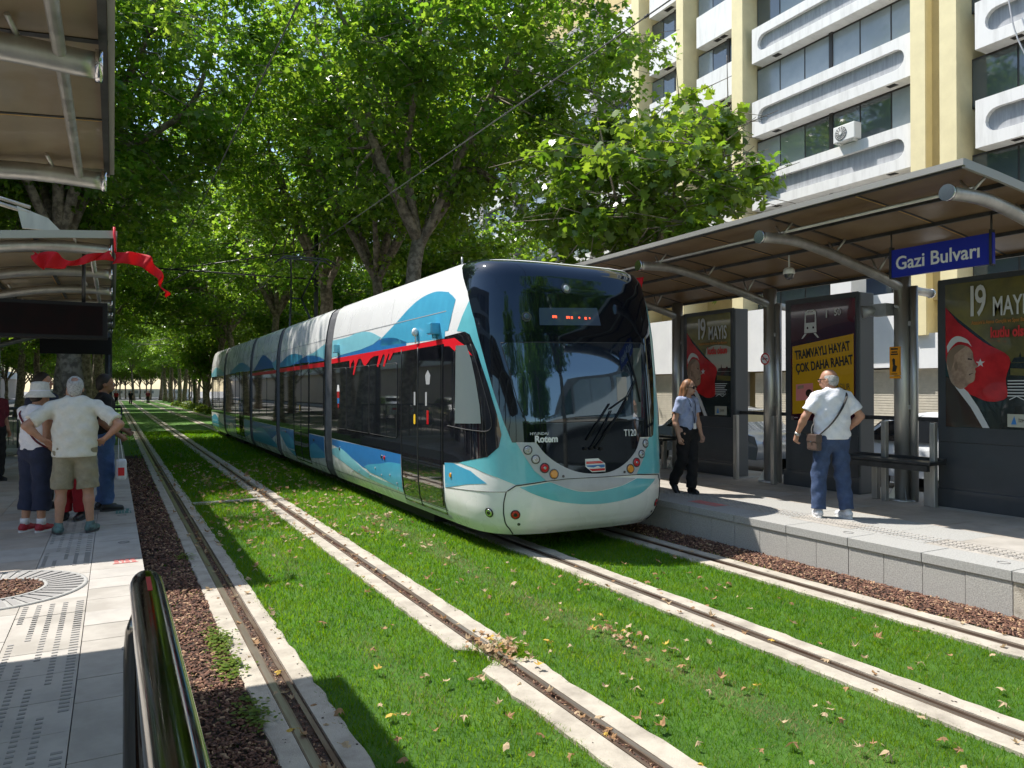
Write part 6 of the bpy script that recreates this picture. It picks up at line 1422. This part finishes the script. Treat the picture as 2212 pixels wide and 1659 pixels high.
M['uniform'] = cloth('pale_blue_shirt', (.36,.42,.62), .85); M['black_cloth'] = cloth('black_cloth', (.010,.010,.012)); M['maroon'] = cloth('maroon_cloth', (.14,.014,.03)); M['red_cloth'] = cloth('red_trousers', (.36,.012,.022))
M['bluejean'] = cloth('blue_jeans', (.06,.12,.28)); M['shoe_white'] = mat('white_shoe', (.62,.63,.66), .6, col2=(.5,.51,.54), scale=20); M['shoe_black'] = mat('black_shoe', (.012,.012,.013), .4); M['shoe_red'] = mat('red_shoe', (.32,.012,.025), .6)
M['shoe_teal'] = mat('teal_shoe', (.11,.20,.19), .6, col2=(.05,.07,.07), scale=18); M['sole_white'] = mat('white_sole', (.66,.66,.66), .6); M['sole_dark'] = mat('dark_sole', (.05,.05,.05), .7)
M['hair_grey'] = mat('grey_hair', (.46,.455,.44), .8, col2=(.26,.255,.25), scale=60, bump=.3, bscale=120); M['hair_dark'] = mat('dark_hair', (.018,.013,.010), .6, bump=.3, bscale=120); M['hair_light'] = mat('light_brown_hair', (.30,.14,.06), .5, col2=(.13,.055,.026), scale=30, stretch=(1,1,.2), bump=.3, bscale=90)
M['hat'] = mat('canvas_hat', (.66,.63,.56), .9, col2=(.56,.53,.47), scale=30); M['bag_brown'] = mat('brown_leather', (.085,.055,.045), .5, col2=(.06,.04,.032), scale=25); M['strap'] = mat('black_strap', (.012,.012,.012), .6)
# --- man on the right platform, seen from behind
m1 = person('man in white polo and navy trousers walking on the right platform, seen from behind', (7.25,5.74,.37), (.36,.93), 1.69, M['skin_a'],
    dict(eL=(-.31,.05,1.19), wL=(-.35,.16,.98), dL=(-.10,.25,-.97), nL=(1,0,0), eR=(.33,-.06,1.20), wR=(.25,.10,1.02), dR=(-.5,.75,-.25), nR=(-.6,0,-.8), hL=(-.095,0,.93), kL=(-.13,.06,.50), aL=(-.155,.03,.085), kR=(.13,.0,.50), aR=(.15,-.06,.085), yaw=.75, tilt=(-.015,.035), footL=.25, footR=-.15),
    dict(top=(M['shirt_white'],.93,.72,.030), belly=True, legs=(M['jeans'],.10,.022), shoes=(M['shoe_white'],M['sole_white']), hair=(M['hair_grey'],'ring')), wide=1.10)
b = MB(); ORG[m1['root'].name] = Vector((0,0,0))
sp = smooth_curve([(.135,.04,1.50),(.12,-.11,1.44),(.02,-.165,1.28),(-.10,-.165,1.12),(-.20,-.11,1.0),(-.225,-.03,.95)], 5); b2 = []
for i, p in enumerate(sp):
    b2.append(p)
for dx in (-.010,.0,.010): b.tube([(p[0]+dx,p[1],p[2]+dx*.7) for p in b2], .008, 6)
front = smooth_curve([(.135,.04,1.50),(.11,.13,1.42),(0,.19,1.25),(-.14,.18,1.08),(-.22,.06,.97)], 5); b.tube(front, .010, 6)
b.build('shoulder_strap', M['strap'], m1['root'])
bag = thing('shoulder_bag', 'small brown leather bag hanging at the hip of the man in white polo', 'bag', (7.25,5.74,.37), None, m1['root'].rotation_euler.z); bag.scale = m1['root'].scale; ORG[bag.name] = Vector((0,0,0))
b = MB(); b.box((-.285,-.16,.80),(-.215,.06,.985), 0, .02); b.build('body', M['bag_brown'], bag); b = MB(); b.box((-.292,-.162,.895),(-.21,.062,.992), 0, .015); b.tube([(-.295,-.05,.90),(-.30,-.05,.90)], .012, 10, 1); b.build('flap', [M['bag_brown'], M['chrome']], bag)
b = MB(); e = Vector((-.345,.145,1.0)); b.tube([e, e+Vector((-.006,.016,-.030))], .034, 14); b.build('wrist_watch', M['steel'], m1['root'])
b = MB(); hp = m1['hp']; b.tube([hp((-.080,-.0,.005)), hp((-.078,.06,.006)), hp((-.045,.098,.004))], .004, 6); b.tube([hp((.080,-.0,.005)), hp((.078,.06,.006)), hp((.045,.098,.004))], .004, 6); b.tube([hp((-.05,.097,.0)), hp((.05,.097,.0))], .010, 6); b.build('glasses', M['plastic_dark'], m1['root'])
# --- woman in uniform
w1 = person('woman with long hair and sunglasses in pale blue uniform shirt walking beside the tram', (7.12,8.02,.37), (.15,-.98), 1.60, M['skin_b'],
    dict(sR=(.165,0,1.42), sL=(-.165,0,1.42), eR=(.215,-.06,1.14), wR=(.22,.02,.88), eL=(-.225,.0,1.14), wL=(-.245,.07,.90), kR=(.07,-.04,.52), aR=(.05,-.24,.16), pitchR=.75, kL=(-.06,.05,.50), aL=(-.055,.03,.085), yaw=.22, tilt=(0,.02), footL=.3, footR=.2),
    dict(top=(M['uniform'],.97,.62,.020), legs=(M['black_cloth'],.09,.020), shoes=(M['shoe_black'],M['sole_dark']), hair=(M['hair_light'],'long'), lip=mat('red_lips', (.4,.03,.04), .4)), wide=.92)
ORG[w1['root'].name] = Vector((0,0,0)); hp = w1['hp']; b = MB()
for sx in (-1,1):
    b.lathe((0,0,0), [], 3) if False else None
    b.tube([hp((sx*.032,.088,.0)), hp((sx*.032,.101,.0))], .026, 14); b.tube([hp((sx*.05,.09,.006)), hp((sx*.079,.05,.006)), hp((sx*.080,-.005,.004))], .004, 6)
b.tube([hp((-.012,.098,.004)), hp((.012,.098,.004))], .004, 6); b.build('sunglasses', M['plastic_dark'], w1['root'])
b = MB(); b.tube(smooth_curve([(-.075,.02,1.475),(-.06,.105,1.38),(-.02,.135,1.22),(0,.14,1.08)], 5), .005, 5, 0); b.tube(smooth_curve([(.075,.02,1.475),(.06,.105,1.38),(.02,.135,1.22),(0,.14,1.08)], 5), .005, 5, 0); b.box((-.03,.138,1.0),(.03,.146,1.085), 1); b.build('lanyard', [M['navy'], M['txt_white']], w1['root'])
b = MB(); b.prism([(.0,.10,1.46),(.085,.07,1.475),(.055,.125,1.395)], (0,.012,0)); b.prism([(.0,.10,1.46),(-.055,.125,1.395),(-.085,.07,1.475)], (0,.012,0)); b.box((.03,.128,1.27),(.10,.14,1.33)); b.build('collar', M['uniform'], w1['root'])
# --- the group on the left platform
m2 = person('grey haired man in cream shirt and khaki shorts standing with hands on hips', (-.36,9.22,.3), (.05,1), 1.66, M['skin_a'],
    dict(sR=(.205,0,1.43), sL=(-.205,0,1.43), eR=(.455,-.13,1.22), wR=(.305,-.06,1.06), dR=(-.45,.8,-.35), nR=(-.2,-.3,-1), tR=(0,0,1), eL=(-.455,-.13,1.22), wL=(-.305,-.06,1.06), dL=(.45,.8,-.35), nL=(.2,-.3,-1), tL=(0,0,1), kR=(.13,.0,.50), aR=(.155,-.02,.085), kL=(-.13,.0,.50), aL=(-.155,-.02,.085), footR=.35, footL=-.3, yaw=-.05, curl=.35),
    dict(top=(M['tee_cream'],.86,.80,.030), legs=(M['shorts'],.50,.030), shoes=(M['shoe_teal'],M['sole_dark']), hair=(M['hair_grey'],'short'), bald=True), h=.011, wide=1.16)
w2 = person('woman in white sun hat, white top and cropped navy trousers with red shoes', (-.74,9.5,.3), (.72,.69), 1.58, M['skin_a'],
    dict(eR=(.20,-.02,1.13), wR=(.20,.11,.90), eL=(-.2,.05,1.15), wL=(-.14,.2,1.0), kR=(.09,.02,.5), kL=(-.09,.0,.5), aR=(.10,.0,.085), aL=(-.10,-.05,.085), footR=-.1, footL=-.1, yaw=-.15, tilt=(0,.05)),
    dict(top=(M['tee_white'],.98,.30,.018), legs=(M['navy'],.26,.035), shoes=(M['shoe_red'],M['sole_white']), hair=(M['hair_dark'],'short')), h=.011, wide=1.0)
hat = thing('sun_hat', 'off white bucket hat on the woman in navy trousers', 'hat', (-.74,9.5,.3), None, w2['root'].rotation_euler.z); hat.scale = w2['root'].scale; ORG[hat.name] = Vector((0,0,0)); hx = w2['hp']((0,-.01,0))
b = MB(); b.lathe((hx[0],hx[1],1.66), [(.165,-.055),(.168,-.05),(.110,.015),(.103,.03),(.098,.10),(.085,.125),(.05,.135),(0,.137)], 28, 0); b.lathe((hx[0],hx[1],1.66), [(.160,-.058),(.106,.008),(.10,.02)], 28, 0); b.build('crown', M['hat'], hat); b = MB(); b.lathe((hx[0],hx[1],1.66), [(.1085,.016),(.106,.032),(.104,.034)], 28); b.build('band', M['tee_white'], hat)
b = MB(); ORG[w2['root'].name] = Vector((0,0,0)); b.tube(smooth_curve([(-.14,.06,1.48),(-.13,-.10,1.42),(0,-.14,1.28),(.14,-.12,1.1),(.19,0,1.0)], 5), .011, 6); b.build('bag_strap', M['maroon'], w2['root'])
for q in 'RL':
    b = MB(); a = {'R':(.10,.0,.085),'L':(-.10,-.05,.085)}[q]; b.tube([(a[0],a[1],.09),(a[0],a[1]-.004,.165)], [.050,.048], 14); b.build('sock', M['tee_white'], w2['root'])
red = person('woman in red trousers and maroon top half hidden behind the man in khaki shorts', (-.42,10.15,.3), (-.35,-.9), 1.60, M['skin_b'], dict(eR=(.21,.05,1.15), wR=(.10,.20,1.08), eL=(-.21,.05,1.15), wL=(-.10,.2,1.05), yaw=.3), dict(top=(M['maroon'],.92,.8,.022), legs=(M['red_cloth'],.11,.03), shoes=(M['shoe_black'],M['sole_dark']), hair=(M['hair_dark'],'long')), h=.013)
dk = person('dark haired man in black shirt and blue jeans looking right, holding a white bag', (-.10,10.75,.3), (.96,.1), 1.72, M['skin_c'], dict(eR=(.23,-.05,1.15), wR=(.22,.14,.98), eL=(-.22,.05,1.15), wL=(-.20,.25,1.02), aR=(.105,.03,.085), kL=(-.1,.05,.5), yaw=-.1), dict(top=(M['black_cloth'],.92,.8,.024), legs=(M['bluejean'],.10,.018), shoes=(M['shoe_black'],M['sole_dark']), hair=(M['hair_dark'],'short')), h=.013, wide=1.05)
b = MB(); b.box((.03,10.44,.70),(.15,10.62,.96), 0, .035); b.box((.055,10.436,.76),(.125,10.445,.86), 1); b.tube([(.06,10.50,.95),(.06,10.545,1.23),(.06,10.58,.95)], .006, 6, 0); b.tube([(.11,10.50,.95),(.075,10.545,1.23),(.11,10.58,.95)], .006, 6, 0); tag(b.build('plastic_bag', [M['shirt_white'], M['red_paint']], org=(.16,10.5,.9)), 'white plastic bag with red print in the hand of the man in jeans', 'bag')
nv = person('man in navy shirt seen between the sun hat and the grey haired man', (-.80,11.2,.3), (.8,-.5), 1.74, M['skin_a'], dict(yaw=.2), dict(top=(M['navy'],.92,.8,.022), legs=(M['black_cloth'],.10,.018), shoes=(M['shoe_black'],M['sole_dark']), hair=(M['hair_dark'],'short')), h=.014)
bk = person('man in black shirt with folded arms at the far left edge', (-2.02,13.4,.3), (.9,-.3), 1.72, M['skin_c'], dict(eR=(.25,.08,1.16), wR=(.02,.22,1.16), dR=(-1,.1,0), nR=(0,-1,0), eL=(-.25,.08,1.17), wL=(-.03,.20,1.12), dL=(1,.1,0), nL=(0,-1,0), yaw=.1), dict(top=(M['black_cloth'],.90,.8,.028), legs=(M['black_cloth'],.10,.02), shoes=(M['shoe_black'],M['sole_dark']), hair=(M['hair_grey'],'ring')), h=.014, wide=1.1)
b3 = person('person in dark clothes standing between the black shirted man and the sun hat', (-1.75,15.0,.3), (.7,-.7), 1.62, M['skin_a'], dict(yaw=-.2), dict(top=(M['maroon'],.95,.9,.02), legs=(M['black_cloth'],.1,.02), shoes=(M['shoe_black'],M['sole_dark']), hair=(M['hair_dark'],'short')), h=.016)
for i, (x, y, m, l) in enumerate(((1.9,104,'black_cloth','tiny dark walker crossing the far end of the left track'),(-.3,100,'tee_white','tiny pedestrian in a white top at the far end of the lawn'),(.3,102,'red_cloth','tiny pedestrian in a red top at the far end of the lawn'),(4.0,108,'maroon','tiny pedestrian in a dark red top at the far end of the lawn'))):
    person(l, (x,y,-.02), (0,-1), 1.72, M['skin_a'], {}, dict(top=(M[m],.95,.9,.02), legs=(M['black_cloth'],.1,.02)), h=.035)
